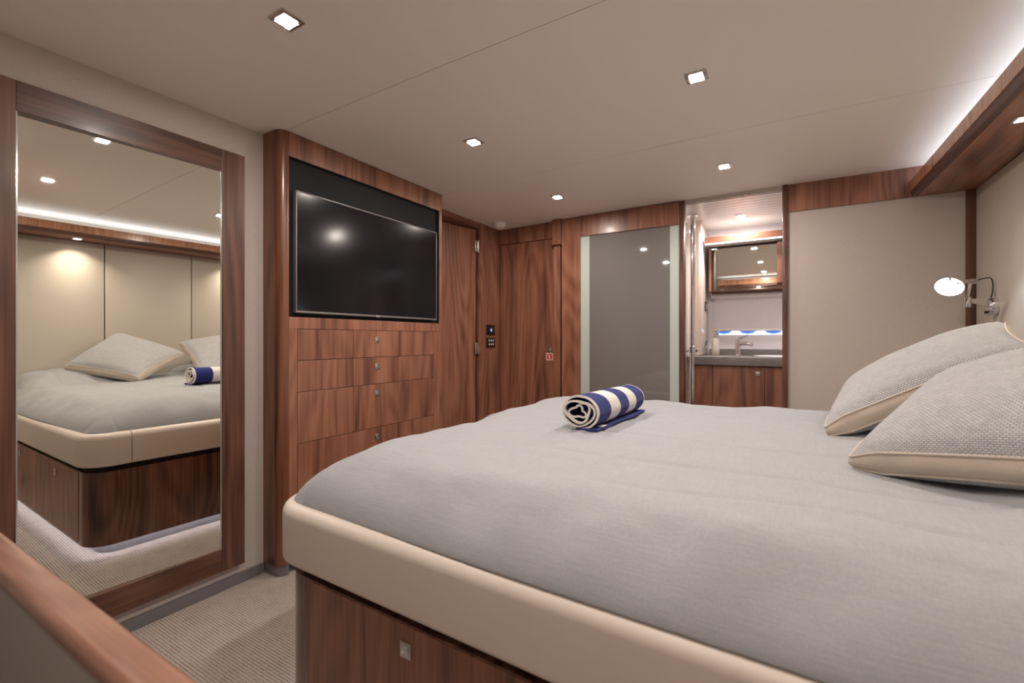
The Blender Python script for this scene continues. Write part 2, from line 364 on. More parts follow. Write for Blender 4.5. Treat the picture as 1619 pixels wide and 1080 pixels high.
# cabin door, slightly ajar into the corridor
dr = thing('door_1', 'walnut cabin door standing ajar beside the tv cabinet', 'door', (-2.185, 3.075, 0), (0, 0, 0))
dr['kind'] = 'structure'
bm = bm_new(); box(bm, -0.040, -0.002, -0.69, 0.0, 0.012, 1.985, 0.002)
lf = obj('door_leaf', bm, 'wal', dr)
bm = bm_new(); box(bm, -0.005, 0.0, -0.008, 0.0, 0.02, 1.98); obj('edge_strip', bm, 'dark', dr)
dr.rotation_euler = (0, 0, -math.radians(13))
for zz in (1.012, 1.845):
    bm = bm_new()
    box(bm, 0.0, 0.004, -0.026, -0.002, -0.047, 0.047, 0.001)
    tube(bm, [(0.006, 0.004, -0.04), (0.006, 0.004, 0.04)], 0.006, 10)
    box(bm, 0.004, 0.007, 0.004, 0.03, -0.055, -0.035, 0.001); box(bm, 0.004, 0.007, 0.004, 0.03, 0.035, 0.055, 0.001)
    box(bm, 0.004, 0.007, 0.004, 0.016, -0.055, 0.055, 0.001)
    h = obj('hinge', bm, 'steel', dr, True); h.location = (0.012, -0.004, zz)

# ------------------------------------------------------------------ far wall (Y = 3.40)
def fwall(name, x0, x1, z0, z1, mat, label=None, cat='wall', y0=YF, y1=YF+0.06, bevel=0.0):
    bm = bm_new(); box(bm, x0, x1, y0, y1, z0, z1, bevel); o = obj(name, bm, mat, None, bevel > 0); struct(o, label, cat); return o
fwall('wall_far', -2.29, -1.63, 1.916, 2.08, 'wal', 'walnut panel over the locker door')
fwall('wall_far', -2.29, -2.170, 0, 1.916, 'wal', 'narrow walnut strip left of the locker door')
fwall('wall_far', -1.63, -1.575, 0, 1.85, 'wal', 'walnut post right of the locker door', y0=3.375)
fwall('trim_2', -1.63, -1.560, 1.85, 2.08, 'wal', 'projecting walnut block above the post', 'trim', y0=3.345)
# backing behind locker + sliding door so nothing leaks
fwall('wall_far', -2.29, -0.655, 0, 2.08, 'cream', 'dark backing behind locker and sliding door', y0=YF+0.07, y1=YF+0.12)
lk = thing('door_2', 'tall flush walnut locker door in the far wall', 'door', (-2.168, 3.40, 0)); lk['kind'] = 'structure'
bm = bm_new(); box(bm, 0.004, 0.535, 0.002, 0.05, 0.02, 1.911, 0.0015); obj('door_panel', bm, 'wal', lk)

def latch(parent, loc, face, s=0.028, mat='steel'):
    """square chrome push latch; face = 'X+' or 'Y-' is the way it looks"""
    bm = bm_new(); box(bm, -s/2, s/2, -0.003, 0.0, -s/2*1.1, s/2*1.1, 0.0008)
    o = obj('latch', bm, mat, parent, True)
    b2 = bm_new(); lathe(b2, [(s*0.30, -0.0031), (s*0.33, -0.0045), (s*0.27, -0.0055), (s*0.24, -0.0035), (s*0.22, -0.0040), (s*0.05, -0.0046)], 20, axis='Y')
    obj('latch_button', b2, 'chrome', o, True)
    o.location = loc
    if face == 'X+': o.rotation_euler = (0, 0, PI/2)
    if face == 'Y-': o.rotation_euler = (0, 0, 0)
    return o
latch(lk, (0.484, 0.0015, 1.004), 'Y-', 0.034)
# sliding glass door
sd = thing('door_3', 'walnut framed sliding door with smoke grey glass and frosted borders', 'door', (-1.02, 3.39, 0)); sd['kind'] = 'structure'
x0, x1, g0, g1 = -1.557+1.02, -0.619+1.02, -1.398+1.02, -0.654+1.02
bm = bm_new(); box(bm, x0, g0, -0.02, 0.04, 0.0, 2.052, 0.002); obj('stile', bm, 'wal', sd)
bm = bm_new(); box(bm, g1, x1, -0.02, 0.04, 0.0, 2.052, 0.006); obj('stile', bm, 'wald', sd, True)
bm = bm_new(); box(bm, g0, g1, -0.02, 0.04, 1.897, 2.056, 0.001); obj('top_rail', bm, 'wal', sd)
bm = bm_new(); box(bm, g0, g1, -0.02, 0.04, 0.0, 0.10, 0.001); obj('bottom_rail', bm, 'walx', sd)
bm = bm_new(); box(bm, g0, -1.327+1.02, -0.006, 0.004, 0.10, 1.897); box(bm, -0.718+1.02, g1, -0.006, 0.004, 0.10, 1.897); obj('frosted_border', bm, 'frost', sd)
bm = bm_new(); box(bm, -1.327+1.02, -0.718+1.02, -0.006, 0.004, 0.10, 1.897); obj('glass_pane', bm, 'smoked', sd)
# track over the opening
bm = bm_new(); box(bm, -0.62, -0.026, 3.395, 3.47, 2.046, 2.08); 
for k in range(2): box(bm, -0.62, -0.026, 3.405+0.025*k, 3.412+0.025*k, 2.038, 2.05)
struct(obj('trim_3', bm, 'steel'), 'metal sliding track over the bathroom opening', 'trim')
fwall('trim_4', -0.028, 0.0, 0, 2.08, 'wald', 'walnut door post right of the bathroom opening', 'trim', y0=3.375, y1=3.47, bevel=0.002)
fwall('wall_far', 0.0, 0.827, 0, 1.893, 'wallfx', 'beige fabric wall panel beside the reading lamp', y0=3.40, y1=3.46)
fwall('trim_5', 0.0, 0.90, 1.893, 2.08, 'wal', 'walnut fascia above the fabric wall panel', 'trim', y0=3.388, y1=3.46)
fwall('trim_6', 0.827, 0.900, 0, 1.893, 'wald', 'dark walnut corner post by the headboard', 'trim', y0=3.385, y1=3.46)

# ------------------------------------------------------------------ bathroom beyond
YB = 4.37
bm = bm_new(); box(bm, -1.7, 0.62, YB, YB+0.08, 0, 1.117); box(bm, -1.7, 0.62, YB, YB+0.08, 1.40, 2.08); box(bm, -1.7, -0.53, YB, YB+0.08, 1.117, 1.40); box(bm, 0.30, 0.62, YB, YB+0.08, 1.117, 1.40)
struct(obj('wall_bathroom', bm, 'bathw'), 'pale bathroom back wall with a low window', 'wall')
bm = bm_new(); box(bm, 0.55, 0.62, 3.46, YB, 0, 2.08); box(bm, -1.7, -1.62, 3.52, YB, 0, 2.08); box(bm, -1.7, -0.66, 3.525, 3.56, 0, 2.08)
struct(obj('wall_bathroom', bm, 'cream'), 'cream bathroom side walls', 'wall')
bm = bm_new(); box(bm, -1.7, 0.62, 3.455, YB, 2.043, 2.07); struct(obj('ceiling', bm, 'slat'), 'glossy white slatted bathroom ceiling', 'ceiling')
# white column between shower and basin
bm = bm_new(); box(bm, -0.655, -0.600, 3.98, YB, 0.957, 2.043, 0.004); box(bm, -0.63, -0.61, 3.955, 3.98, 0.957, 1.95, 0.003)
struct(obj('wall_bathroom', bm, 'cream', None, True), 'cream column between the shower and the basin', 'wall')
wn = thing('window_1', 'low slot window below the bathroom blind', 'window', (-0.11, YB, 1.12)); wn['kind'] = 'structure'
bm = bm_new(); box(bm, -0.42, 0.41, 0.0, 0.06, -0.003, 0.006); box(bm, -0.42, 0.41, 0.0, 0.06, 0.27, 0.28); box(bm, -0.42, -0.41, 0.0, 0.06, 0, 0.27); box(bm, 0.40, 0.41, 0, 0.06, 0, 0.27)
obj('window_frame', bm, 'white', wn)
bm = bm_new(); box(bm, -0.41, 0.40, 0.035, 0.041, 0.006, 0.27); obj('window_pane', bm, 'glass', wn)
bm = bm_new(); box(bm, -1.0, 0.6, 4.45, 4.86, 1.2755, 1.40, 0.01); struct(obj('trim_7', bm, 'hull', None, True), 'white outside ledge above the bathroom window slot', 'trim')
# blue fenders outside the window
for k, xx in enumerate((-0.475, -0.29, -0.10, 0.09)):
    bm = bm_new(); lathe(bm, [(0.001, -0.09), (0.035, -0.078), (0.062, -0.045), (0.07, 0.0), (0.062, 0.045), (0.035, 0.078), (0.001, 0.09)], 24, axis='X', cap=False)
    fo = obj('boat_fender', bm, 'navybag', None, True, 180); fo.location = (xx*1.08, 4.72, 1.205)
    tag(fo, ['blue rounded fender outside the window, leftmost above the tap', 'blue rounded fender outside the window, second from the left', 'blue rounded fender outside the window, third from the left',
             'blue rounded fender outside the window, rightmost beside the post'][k], 'fender', 'blue fenders outside the window')
# roller blind
rb = thing('roller_blind', 'pale roller blind pulled down almost to the sill behind the tap', 'blind', (-0.11, 4.34, 1.46))
bm = bm_new(); tube(bm, [(-0.455, 0, 0), (0.41, 0, 0)], 0.022, 20); obj('blind_roll', bm, 'blind', rb, True)
bm = bm_new(); box(bm, -0.44, 0.40, 0.0195, 0.0205, -0.285, 0.0); obj('blind_cloth', bm, 'blind', rb)
bm = bm_new(); box(bm, -0.44, 0.40, 0.012, 0.026, -0.302, -0.282, 0.004); obj('bottom_bar', bm, 'white', rb, True)
bm = bm_new(); box(bm, -0.465, -0.455, -0.02, 0.028, -0.025, 0.03, 0.002); obj('bracket', bm, 'steel', rb, True)
# vanity cabinet + worktop
vc = thing('vanity_cabinet', 'walnut vanity cabinet under the grey worktop', 'cabinet', (-0.2, 3.80, 0))
bm = bm_new(); box(bm, -0.42, 0.72, 0.022, 0.55, 0.0, 0.888); obj('body', bm, 'wal', vc)
for (a, b_) in ((-0.42, -0.294), (-0.290, 0.056), (0.060, 0.40), (0.404, 0.72)):
    bm = bm_new(); box(bm, a, b_, 0.0, 0.02, 0.08, 0.884, 0.0015); d_ = obj('door', bm, 'wal', vc)
    if a == -0.290: latch(d_, (0.014, 0.0, 0.832), 'Y-', 0.030)
wt = one('worktop', -0.98, 0.54, 3.775, YB-0.002, 0.891, 0.953, 'stone', None, 0.002)
bm = bm_new(); box(bm, -0.59, 0.54, YB-0.022, YB-0.003, 0.9532, 1.003, 0.001); obj('backsplash', bm, 'stone', wt)
bm = bm_new(); lathe(bm, [(0.001, 0.0), (0.20, 0.0), (0.207, 0.004), (0.2, 0.006), (0.19, 0.003), (0.001, 0.002)], 40, (-0.02, 4.08, 0.9535), cap=False)
bs = obj('basin_rim', bm, 'white', wt, True)
tag(wt, 'grey stone bathroom worktop with a low upstand', 'worktop')
# tap
tp = thing('mixer_tap', 'chrome single lever mixer tap on the grey worktop', 'tap', (-0.352, 4.23, 0.9535), (0, 0, 0.95))
bm = bm_new(); lathe(bm, [(0.030, 0), (0.030, 0.004), (0.024, 0.008), (0.022, 0.06), (0.024, 0.105), (0.022, 0.112), (0.008, 0.114)], 24); obj('tap_body', bm, 'chrome', tp, True)
bm = bm_new(); tube(bm, [(0, 0, 0.085), (0, -0.03, 0.098), (0, -0.08, 0.100), (0, -0.125, 0.092), (0, -0.132, 0.082)], [0.016, 0.016, 0.0145, 0.013, 0.012], 16); obj('spout', bm, 'chrome', tp, True)
bm = bm_new(); lathe(bm, [(0.022, 0.116), (0.023, 0.13), (0.016, 0.143), (0.004, 0.146)], 20); tube(bm, [(0, 0, 0.137), (0, -0.04, 0.149), (0, -0.09, 0.166)], [0.008, 0.007, 0.0055], 12); obj('lever', bm, 'chrome', tp, True)
# soap dispenser
sp = thing('soap_dispenser', 'cream soap dispenser with a steel pump left of the tap', 'soap dispenser', (-0.520, 4.20, 0.9535))
bm = bm_new(); lathe(bm, [(0.030, 0), (0.033, 0.004), (0.0315, 0.06), (0.027, 0.125), (0.024, 0.140), (0.012, 0.143)], 28); obj('bottle', bm, 'soap', sp, True)
bm = bm_new(); lathe(bm, [(0.012, 0.143), (0.012, 0.158), (0.005, 0.160), (0.005, 0.176), (0.010, 0.178), (0.010, 0.186), (0.001, 0.188)], 16); tube(bm, [(0, 0, 0.182), (0.02, -0.02, 0.182), (0.027, -0.027, 0.176)], 0.0045, 8); obj('pump', bm, 'steel', sp, True)
# mirror cabinet above the basin
mc = thing('mirror_cabinet', 'mirrored wall cabinet with walnut ends above the basin', 'cabinet', (-0.1, 4.18, 1.49))
bm = bm_new(); box(bm, -0.468, 0.60, 0.022, 0.186, 0.0, 0.36); obj('body', bm, 'wal', mc)
bm = bm_new(); box(bm, -0.468, -0.451, 0.0, 0.021, 0.0, 0.36); obj('end_strip', bm, 'wal', mc)
bm = bm_new(); box(bm, -0.449, -0.408, 0.004, 0.018, 0.002, 0.358, 0.001); obj('mirror_door', bm, 'mirror', mc)
bm = bm_new(); box(bm, -0.405, 0.030, 0.0, 0.018, 0.002, 0.352, 0.0); obj('mirror_door', bm, 'mirror', mc)
bm = bm_new(); box(bm, 0.032, 0.30, -0.045, 0.021, 0.04, 0.36, 0.001); obj('end_panel', bm, 'wal', mc)
# LED pelmet
pm = thing('light_pelmet', 'walnut pelmet with a bright led strip above the mirror cabinet', 'pelmet', (-0.1, 4.05, 1.852))
bm = bm_new(); box(bm, -0.485, 0.63, 0.0, 0.028, 0.020, 0.070, 0.001); obj('pelmet_board', bm, 'walx', pm)
bm = bm_new(); box(bm, -0.485, 0.63, 0.0285, 0.312, 0.014, 0.06); obj('pelmet_soffit', bm, 'slat', pm)
for k in range(2):
    bm = bm_new(); box(bm, -0.482, 0.62, 0.004+0.014*k, 0.009+0.014*k, 0.014, 0.0195); obj('led_strip', bm, 'bathled', pm)
# shower pole and screen
po = thing('shower_pole', 'polished steel pole beside the shower screen', 'pole', (-0.640, 3.97, 0))
bm = bm_new(); tube(bm, [(0, 0, 0.955), (0, 0, 2.03)], 0.021, 20); obj('pole_tube', bm, 'chrome', po, True)
bm = bm_new(); tube(bm, [(0, 0, 0), (0, 0, 0.955)], 0.021, 20); po_l = obj('pole_tube', bm, 'chrome', po, True)
bm = bm_new(); lathe(bm, [(0.022, 2.026), (0.042, 2.030), (0.045, 2.038), (0.044, 2.0425)], 28); obj('flange', bm, 'chrome', po, True)
bm = bm_new(); lathe(bm, [(0.024, 0.985), (0.030, 0.99), (0.030, 1.03), (0.024, 1.035)], 20); tube(bm, [(-0.045, 0, 1.0), (0.04, 0, 1.0)], 0.012, 12); obj('clamp', bm, 'chrome', po, True)
po.location = (-0.628, 3.74, 0)
ss = thing('shower_screen', 'clear glass shower screen with steel edges left of the basin', 'shower screen', (-0.66, 3.56, 0))
bm = bm_new(); box(bm, -0.004, 0.004, 0.0, 0.155, 0.03, 1.98); obj('glass_pane', bm, 'glass', ss)
bm = bm_new(); box(bm, -0.008, 0.008, -0.006, 0.004, 0.0, 2.0, 0.002); obj('edge_profile', bm, 'steel', ss, True)
# small items on the bathroom column
for (zz, nm, lb, mt) in ((1.365, 'light_switch', 'small dark switch on the cream column beside the mirror cabinet', 'dark'), (1.055, 'power_socket', 'steel socket plate on the cream column above the worktop', 'steel')):
    t = thing(nm, lb, 'switch' if nm[0] == 'l' else 'socket', (-0.600, 4.21, zz))
    bm = bm_new(); box(bm, 0.0, 0.006, -0.05, 0.05, -0.04, 0.04, 0.0015); obj('plate', bm, mt, t, True)
    bm = bm_new(); box(bm, 0.006, 0.010, -0.018, 0.018, -0.02, 0.02, 0.001); obj('button', bm, 'steel' if mt == 'dark' else 'dark', t, True)

# ------------------------------------------------------------------ downlights
def area(name, loc, sx, sy, power, col, rot=(0, 0, 0), spread=PI):
    l = bpy.data.lights.new(name, 'AREA'); l.shape = 'RECTANGLE'; l.size = sx; l.size_y = sy; l.energy = power; l.color = col; l.spread = spread
    return l
def downlight(loc, label, power, col=WARM, s=0.044, group='square ceiling downlights', rz=0.0, name='ceiling_light', tilt=0, spread=178):
    t = thing(name, label, 'ceiling light', loc, (0, tilt, rz), group)
    bm = bm_new()
    o, i = s*0.86, s*0.53
    for (a, b_, c, d_) in ((-o, o, -o, -i), (-o, o, i, o), (-o, -i, -i, i), (i, o, -i, i)): box(bm, a, b_, c, d_, -0.003, 0.0, 0.0006)
    obj('trim_ring', bm, 'steel', t, True)
    bm = bm_new(); box(bm, -i, i, -i, i, -0.0042, -0.0005, 0.001); obj('diffuser', bm, 'lamp_on', t, True)
    l = area('bulb', loc, i*2, i*2, power, col, spread=math.radians(spread)); lo = bpy.data.objects.new('bulb', l); C.objects.link(lo); lo.parent = t; lo.location = (0, 0, -0.008)
    lo.visible_camera = True
    return t
LP = [((-1.305, 0.842), 'square ceiling downlight nearest the tall mirror, largest in view'),
      ((-1.320, 1.832), 'square ceiling downlight in front of the television'),
      ((-1.340, 2.830), 'square ceiling downlight nearest the locker door'),
      ((-0.290, 1.814), 'square ceiling downlight above the middle of the bed'),
      ((-0.305, 2.830), 'square ceiling downlight in front of the bathroom opening'),
      ((-0.290, 0.840), 'square ceiling downlight seen only in the tall mirror, left one')]
for (x, y), lb in LP: downlight((x, y, zc(x)-0.0005), lb, P_DOWN)
downlight((-0.29, -0.32, zc(-0.29)-0.0005), 'added unseen square downlight behind the viewpoint, brightening the near bed side', P_DOWN*0.6)  # added lamp out of view, brightens the near side of the bed
downlight((-0.311, 3.957, 2.0425), 'square downlight in the slatted bathroom ceiling', 9.0, (1, 0.93, 0.90), group=None)
downlight((-1.15, 3.95, 2.0425), 'added unseen square downlight over the shower, brightening its interior', 7.0, (1, 0.88, 0.80), group=None)  # added hidden lamp to brighten the shower interior
downlight((-2.62, 2.45, 2.059), 'square downlight in the corridor behind the cabin door', 5.0, (1, 0.80, 0.62), group=None)
# smoke detector
t = thing('smoke_detector', 'round white smoke detector on the ceiling above the locker corner', 'smoke detector', (-2.04, 3.20, zc(-2.04)))
bm = bm_new(); lathe(bm, [(0.052, 0), (0.054, -0.012), (0.050, -0.016)], 32, cap=True); obj('mounting_base', bm, 'white', t, True)
bm = bm_new(); lathe(bm, [(0.046, -0.0165), (0.045, -0.028), (0.034, -0.038), (0.015, -0.040)], 32); obj('sensor_dome', bm, 'white', t, True)

# ------------------------------------------------------------------ tall mirror
mr_ = thing('wall_mirror', 'tall mirror in a wide dark walnut frame on the left wall', 'mirror', (-2.10, 0.74, 0.09))
Y0, Y1, Z0, Z1, W_ = 0.335, 1.137, 0.093, 1.900, 0.096
def fr(a, b_, c, d_, m): 
    bm = bm_new(); box(bm, XW+0.001, XW+0.030, a, b_, c, d_, 0.0015); o = obj('frame_board', bm, m, mr_, False); rel(o)
fr(Y0, Y0+W_, Z0, Z1, 'wald'); fr(Y1-W_, Y1, Z0, Z1, 'wald'); fr(Y0+W_, Y1-W_, Z1-W_, Z1, 'waldy'); fr(Y0+W_, Y1-W_, Z0, Z0+W_, 'waldy')
bm = bm_new()
gy0, gy1 = Y0+W_+0.001, Y1-W_-0.001; ang = math.radians(1.6); dx_ = (gy1-gy0)*math.tan(ang)/2
xa, xb = XW+0.016-dx_, XW+0.016+dx_
v = [bm.verts.new(p) for p in ((xa, gy0, Z0+W_), (xb, gy1, Z0+W_), (xb, gy1, Z1-W_), (xa, gy0, Z1-W_), (xa-0.004, gy0, Z0+W_), (xb-0.004, gy1, Z0+W_), (xb-0.004, gy1, Z1-W_), (xa-0.004, gy0, Z1-W_))]
for q in ((0, 1, 2, 3), (7, 6, 5, 4), (0, 4, 5, 1), (3, 2, 6, 7), (0, 3, 7, 4), (1, 5, 6, 2)): bm.faces.new([v[i] for i in q])
rel(obj('mirror_glass', bm, 'mirror', mr_))
bm = bm_new()
box(bm, XW+0.010, XW+0.027, Y0+W_, Y0+W_+0.004, Z0+W_, Z1-W_); box(bm, XW+0.012, XW+0.0275, Y1-W_-0.003, Y1-W_, Z0+W_, Z1-W_)
rel(obj('glass_edge', bm, 'mirror_edge', mr_))

# ------------------------------------------------------------------ tv cabinet
XC = -1.97
tc_ = thing('tv_cabinet', 'floor to ceiling walnut cabinet with rounded corner holding the television', 'cabinet', (XC, 1.82, 0))
def T(o): return rel(o)
def arc(cx, cy, r, a0, a1, n): return [(cx+r*math.cos(math.radians(a0+(a1-a0)*k/n)), cy+r*math.sin(math.radians(a0+(a1-a0)*k/n))) for k in range(n+1)]
ys0 = 1.2375; rr = 0.045; yR = 2.374
pl = [(XW+0.0015, ys0), (XC-rr, ys0)] + arc(XC-rr, ys0+rr, rr, -90, 0, 10)[1:] + [(XC, 1.270), (XC-0.03, 1.270), (XC-0.03, 1.32), (XW+0.0015, 1.32)]
pl = [(XW+0.0015, ys0)] + arc(XC-rr, ys0+rr, rr, -90, 0, 12) + [(XC-0.03, ys0+rr+0.0), (XC-0.03, 1.3205), (XW+0.0015, 1.3205)]
bm = bm_new(); prism(bm, pl, 0.05, zc(-2)-0.003); T(obj('corner_post', bm, walnut('walnut_post', 'Z', (0.05, 0.018, 0.010), (0.17, 0.06, 0.028), (0.25, 0.10, 0.05), rough=0.28, coat=0.4), tc_, True, 30))
bm = bm_new(); prism(bm, [(p[0]-0.004 if p[0] > XW+0.01 else p[0], p[1]+0.003) for p in pl], 0.0, 0.0495); T(obj('plinth', bm, 'base', tc_, True, 30))
bm = bm_new()
ya = ys0+rr
box(bm, -2.165, XC-0.035, 1.322, yR, 0.05, 2.055)     # carcass
T(obj('carcass', bm, 'wal', tc_))
zt = zc(-1.97)-0.003
bm = bm_new(); box(bm, XC-0.034, XC, ya+0.001, yR, 1.934, zt, 0.001); T(obj('top_panel', bm, 'wal', tc_))
bm = bm_new(); box(bm, XC-0.034, XC, 2.347, yR, 0.05, 1.9335, 0.001); T(obj('side_stile', bm, 'wal', tc_))
bm = bm_new(); box(bm, XC-0.034, XC, ya+0.001, 2.3465, 1.137, 1.191, 0.001); T(obj('rail', bm, 'wal', tc_))
bm = bm_new(); box(bm, XC-0.034, XC, ya+0.001, 1.324, 0.05, 1.1365, 0.001); T(obj('side_stile', bm, 'wal', tc_))
bm = bm_new(); box(bm, XC-0.034, XC, 2.2935, 2.3465, 0.05, 1.1365, 0.001); T(obj('side_stile', bm, 'wal', tc_))
bm = bm_new()
box(bm, XC-0.034, XC-0.022, ya+0.001, 2.3465, 1.192, 1.9335)
box(bm, XC-0.022, XC-0.002, ya+0.001, ya+0.0030, 1.192, 1.9335); box(bm, XC-0.022, XC-0.002, 2.345, 2.3465, 1.192, 1.9335); box(bm, XC-0.022, XC-0.002, ya+0.003, 2.345, 1.932, 1.9335)
T(obj('black_recess', bm, 'black', tc_))
bm = bm_new(); box(bm, -2.165, XC-0.01, 1.325, yR-0.003, 0.0, 0.049); T(obj('plinth', bm, 'base', tc_))
rows = [(0.9875, 1.1345), (0.8385, 0.9850), (0.5955, 0.8360), (0.345, 0.5930), (0.06, 0.3425)]
cols = [(1.3265, 1.6480), (1.6505, 1.9765), (1.979, 2.2915)]
for r_, (z0, z1) in enumerate(rows):
    for c_, (y0, y1) in enumerate(cols):
        bm = bm_new(); box(bm, XC-0.022, XC-0.0005, y0, y1, z0, z1, 0.0012)
        o = obj('drawer' if c_ == 1 else 'panel', bm, 'wal', tc_); T(o)
        if c_ == 1:
            la = latch(o, (XC-0.0005, 1.812, z1-0.0505), 'X+', 0.030, 'steel'); la.matrix_parent_inverse = Matrix.Translation(tc_.location).inverted() @ Matrix.Identity(4)
            la.matrix_parent_inverse = Matrix.Identity(4)
bm = bm_new(); box(bm, XC-0.034, XC-0.030, 1.325, 2.293, 0.05, 1.137); T(obj('backing', bm, 'gap', tc_))
# television
tv = thing('television', 'flat black television in the black recess of the walnut cabinet', 'television', (XC-0.004, 1.815, 1.215))
# XC-0.004 .. ; TV slab local
bm = bm_new(); box(bm, -0.014, 0.010, -0.502, 0.494, -0.003, 0.566, 0.003); obj('housing', bm, 'dark', tv, True)
bm = bm_new()
Yl, Yr, Zb, Zt2 = -0.504, 0.496, -0.004, 0.568
for (a, b_, c, d_) in ((Yl, Yr, Zt2-0.006, Zt2), (Yl, Yr, Zb, Zb+0.010), (Yl, Yl+0.006, Zb+0.010, Zt2-0.006), (Yr-0.006, Yr, Zb+0.010, Zt2-0.006)): box(bm, -0.012, 0.0145, a, b_, c, d_, 0.001)
obj('bezel', bm, 'tvframe', tv, True)
bm = bm_new(); box(bm, 0.009, 0.0125, Yl+0.0065, Yr-0.0065, Zb+0.0105, Zt2-0.0065); obj('screen', bm, 'tvglass', tv)
bm = bm_new(); box(bm, 0.0146, 0.0165, -0.020, 0.012, -0.007, 0.004, 0.001); obj('badge', bm, 'steel', tv, True)

# ------------------------------------------------------------------ wall controls on the jamb
def panel_box(name, label, y, z, w_, h_):
    t = thing(name, label, 'control panel', (-2.17, y, z)); bm = bm_new(); box(bm, 0.0005, 0.010, -w_/2, w_/2, -h_/2, h_/2, 0.002); obj('housing', bm, 'dark', t, True); return t
t = panel_box('climate_panel', 'black control panel with a blue icon beside the locker door', 3.253, 1.167, 0.124, 0.086)
bm = bm_new(); box(bm, 0.010, 0.0115, -0.040, 0.040, -0.026, 0.026, 0.001); sc = obj('display', bm, 'tvglass', t, True)
bm = bm_new(); box(bm, 0.0116, 0.0122, -0.012, 0.008, -0.014, 0.006); box(bm, 0.0116, 0.0122, -0.006, 0.001, 0.006, 0.014); obj('blue_icon', bm, 'blue', sc)
bm = bm_new()
box(bm, 0.010, 0.0112, 0.048, 0.054, -0.034, 0.034)
obj('side_key', bm, 'steel', t)
t = panel_box('light_keypad', 'black keypad with two rows of three pale keys under the blue lit panel', 3.253, 1.0595, 0.124, 0.082)
for r_ in range(2):
    for c_ in range(3):
        bm = bm_new(); yy = -0.030+0.030*c_; zz = 0.016-0.032*r_
        lathe(bm, [(0.0085, 0.0101), (0.0085, 0.0114), (0.001, 0.0116)], 12, (0, yy, zz), axis='X'); box(bm, 0.0101, 0.0106, yy-0.009, yy+0.009, zz+0.0105, zz+0.0125)
        obj('key', bm, 'icon', t, True)
# fire point sticker on the locker door
t = thing('safety_sticker', 'small red and white safety sticker under the locker latch', 'sticker', (-1.682, 3.401, 0.944))
bm = bm_new(); box(bm, -0.030, 0.030, -0.0006, 0.0, -0.030, 0.030); obj('border', bm, 'paper', t)
bm = bm_new(); box(bm, -0.024, 0.024, -0.0012, -0.0007, -0.024, 0.024); rd = obj('red_field', bm, 'red', t)
bm = bm_new(); box(bm, -0.006, 0.006, -0.0018, -0.0013, -0.017, 0.012); box(bm, -0.008, 0.001, -0.0018, -0.0013, 0.012, 0.017); obj('symbol', bm, 'paper', t)

# ------------------------------------------------------------------ headboard panels
hb = thing('headboard', 'tall beige leather headboard panels with dark seams behind the pillows', 'headboard', (XH, 1.7, 0))
ysm = [-0.55, 0.10, 0.75, 1.40, 2.05, 2.70, 3.383]
bm = bm_new(); box(bm, XH+0.012, XH+0.0295, YN+0.001, 3.383, 0.0, 1.893); rel(obj('seam_backing', bm, 'gap', hb))
prev = YN+0.001
for y in ysm:
    bm = bm_new(); box(bm, XH, XH+0.012, prev+0.0035, y-0.0035, 0.02, 1.892, 0.003); rel(obj('leather_panel', bm, 'head', hb, True)); prev = y

# ------------------------------------------------------------------ overhead shelf with cove light
sh = thing('overhead_shelf', 'walnut overhead shelf with a lit cove running above the headboard', 'shelf', (0.75, 1.6, 1.9))
def xf(y): return 0.600 + 0.030*math.sin(PI*(3.38-y)/3.9)   # gently bowed front edge
NY = 40; yy = [YN+0.002 + (3.3865-YN-0.002)*k/NY for k in range(NY+1)]
def strip(prof, name, mat):
    """prof: closed list of (dx_from_front or None->wall, z)"""
    bm = bm_new(); rings = []
    for y in yy: rings.append([bm.verts.new(((xf(y)+dx) if dx is not None else XH+0.029, y, z)) for dx, z in prof])
    n = len(prof)
    for i in range(NY):
        for k in range(n): bm.faces.new((rings[i][k], rings[i][(k+1) % n], rings[i+1][(k+1) % n], rings[i+1][k]))
    bm.faces.new(rings[0][::-1]); bm.faces.new(rings[-1]); return rel(obj(name, bm, mat, sh, True, 30))
strip([(0.03, 1.8940), (None, 1.8940), (None, 1.912), (0.03, 1.912)], 'shelf_board', 'waly')
strip([(0.0, 1.913), (0.004, 1.894), (0.0295, 1.894), (0.0295, 1.925), (0.0, 1.925)], 'lower_edge', 'waldy')
strip([(-0.004, 1.9255), (0.012, 1.9255), (0.012, 1.985), (-0.004, 1.985)], 'front_lip', walnut('walnut_lip_lit', 'Z', (0.34, 0.15, 0.085), (0.50, 0.24, 0.14), (0.62, 0.33, 0.20), figure=5, coat=0.5, rough=0.25))  # light from the downlights is put into the lip's brighter wood colours
strip([(0.060, 1.9125), (0.21, 1.9125), (0.21, 1.949), (0.060, 1.949)], 'led_tray', 'white')
strip([(0.065, 1.9495), (0.205, 1.9495), (0.205, 1.955), (0.065, 1.955)], 'led_strip', 'cove')
for y, lb in ((2.40, 'downlight near the reading lamp'), (1.20, 'downlight above the front cushion'), (0.05, 'downlight nearest the viewpoint')):
    downlight((0.742, y, 1.8935), 'square walnut shelf '+lb, P_SHELF, (1, 0.88, 0.74), name='shelf_light', group='shelf downlights', s=0.040, spread=120)

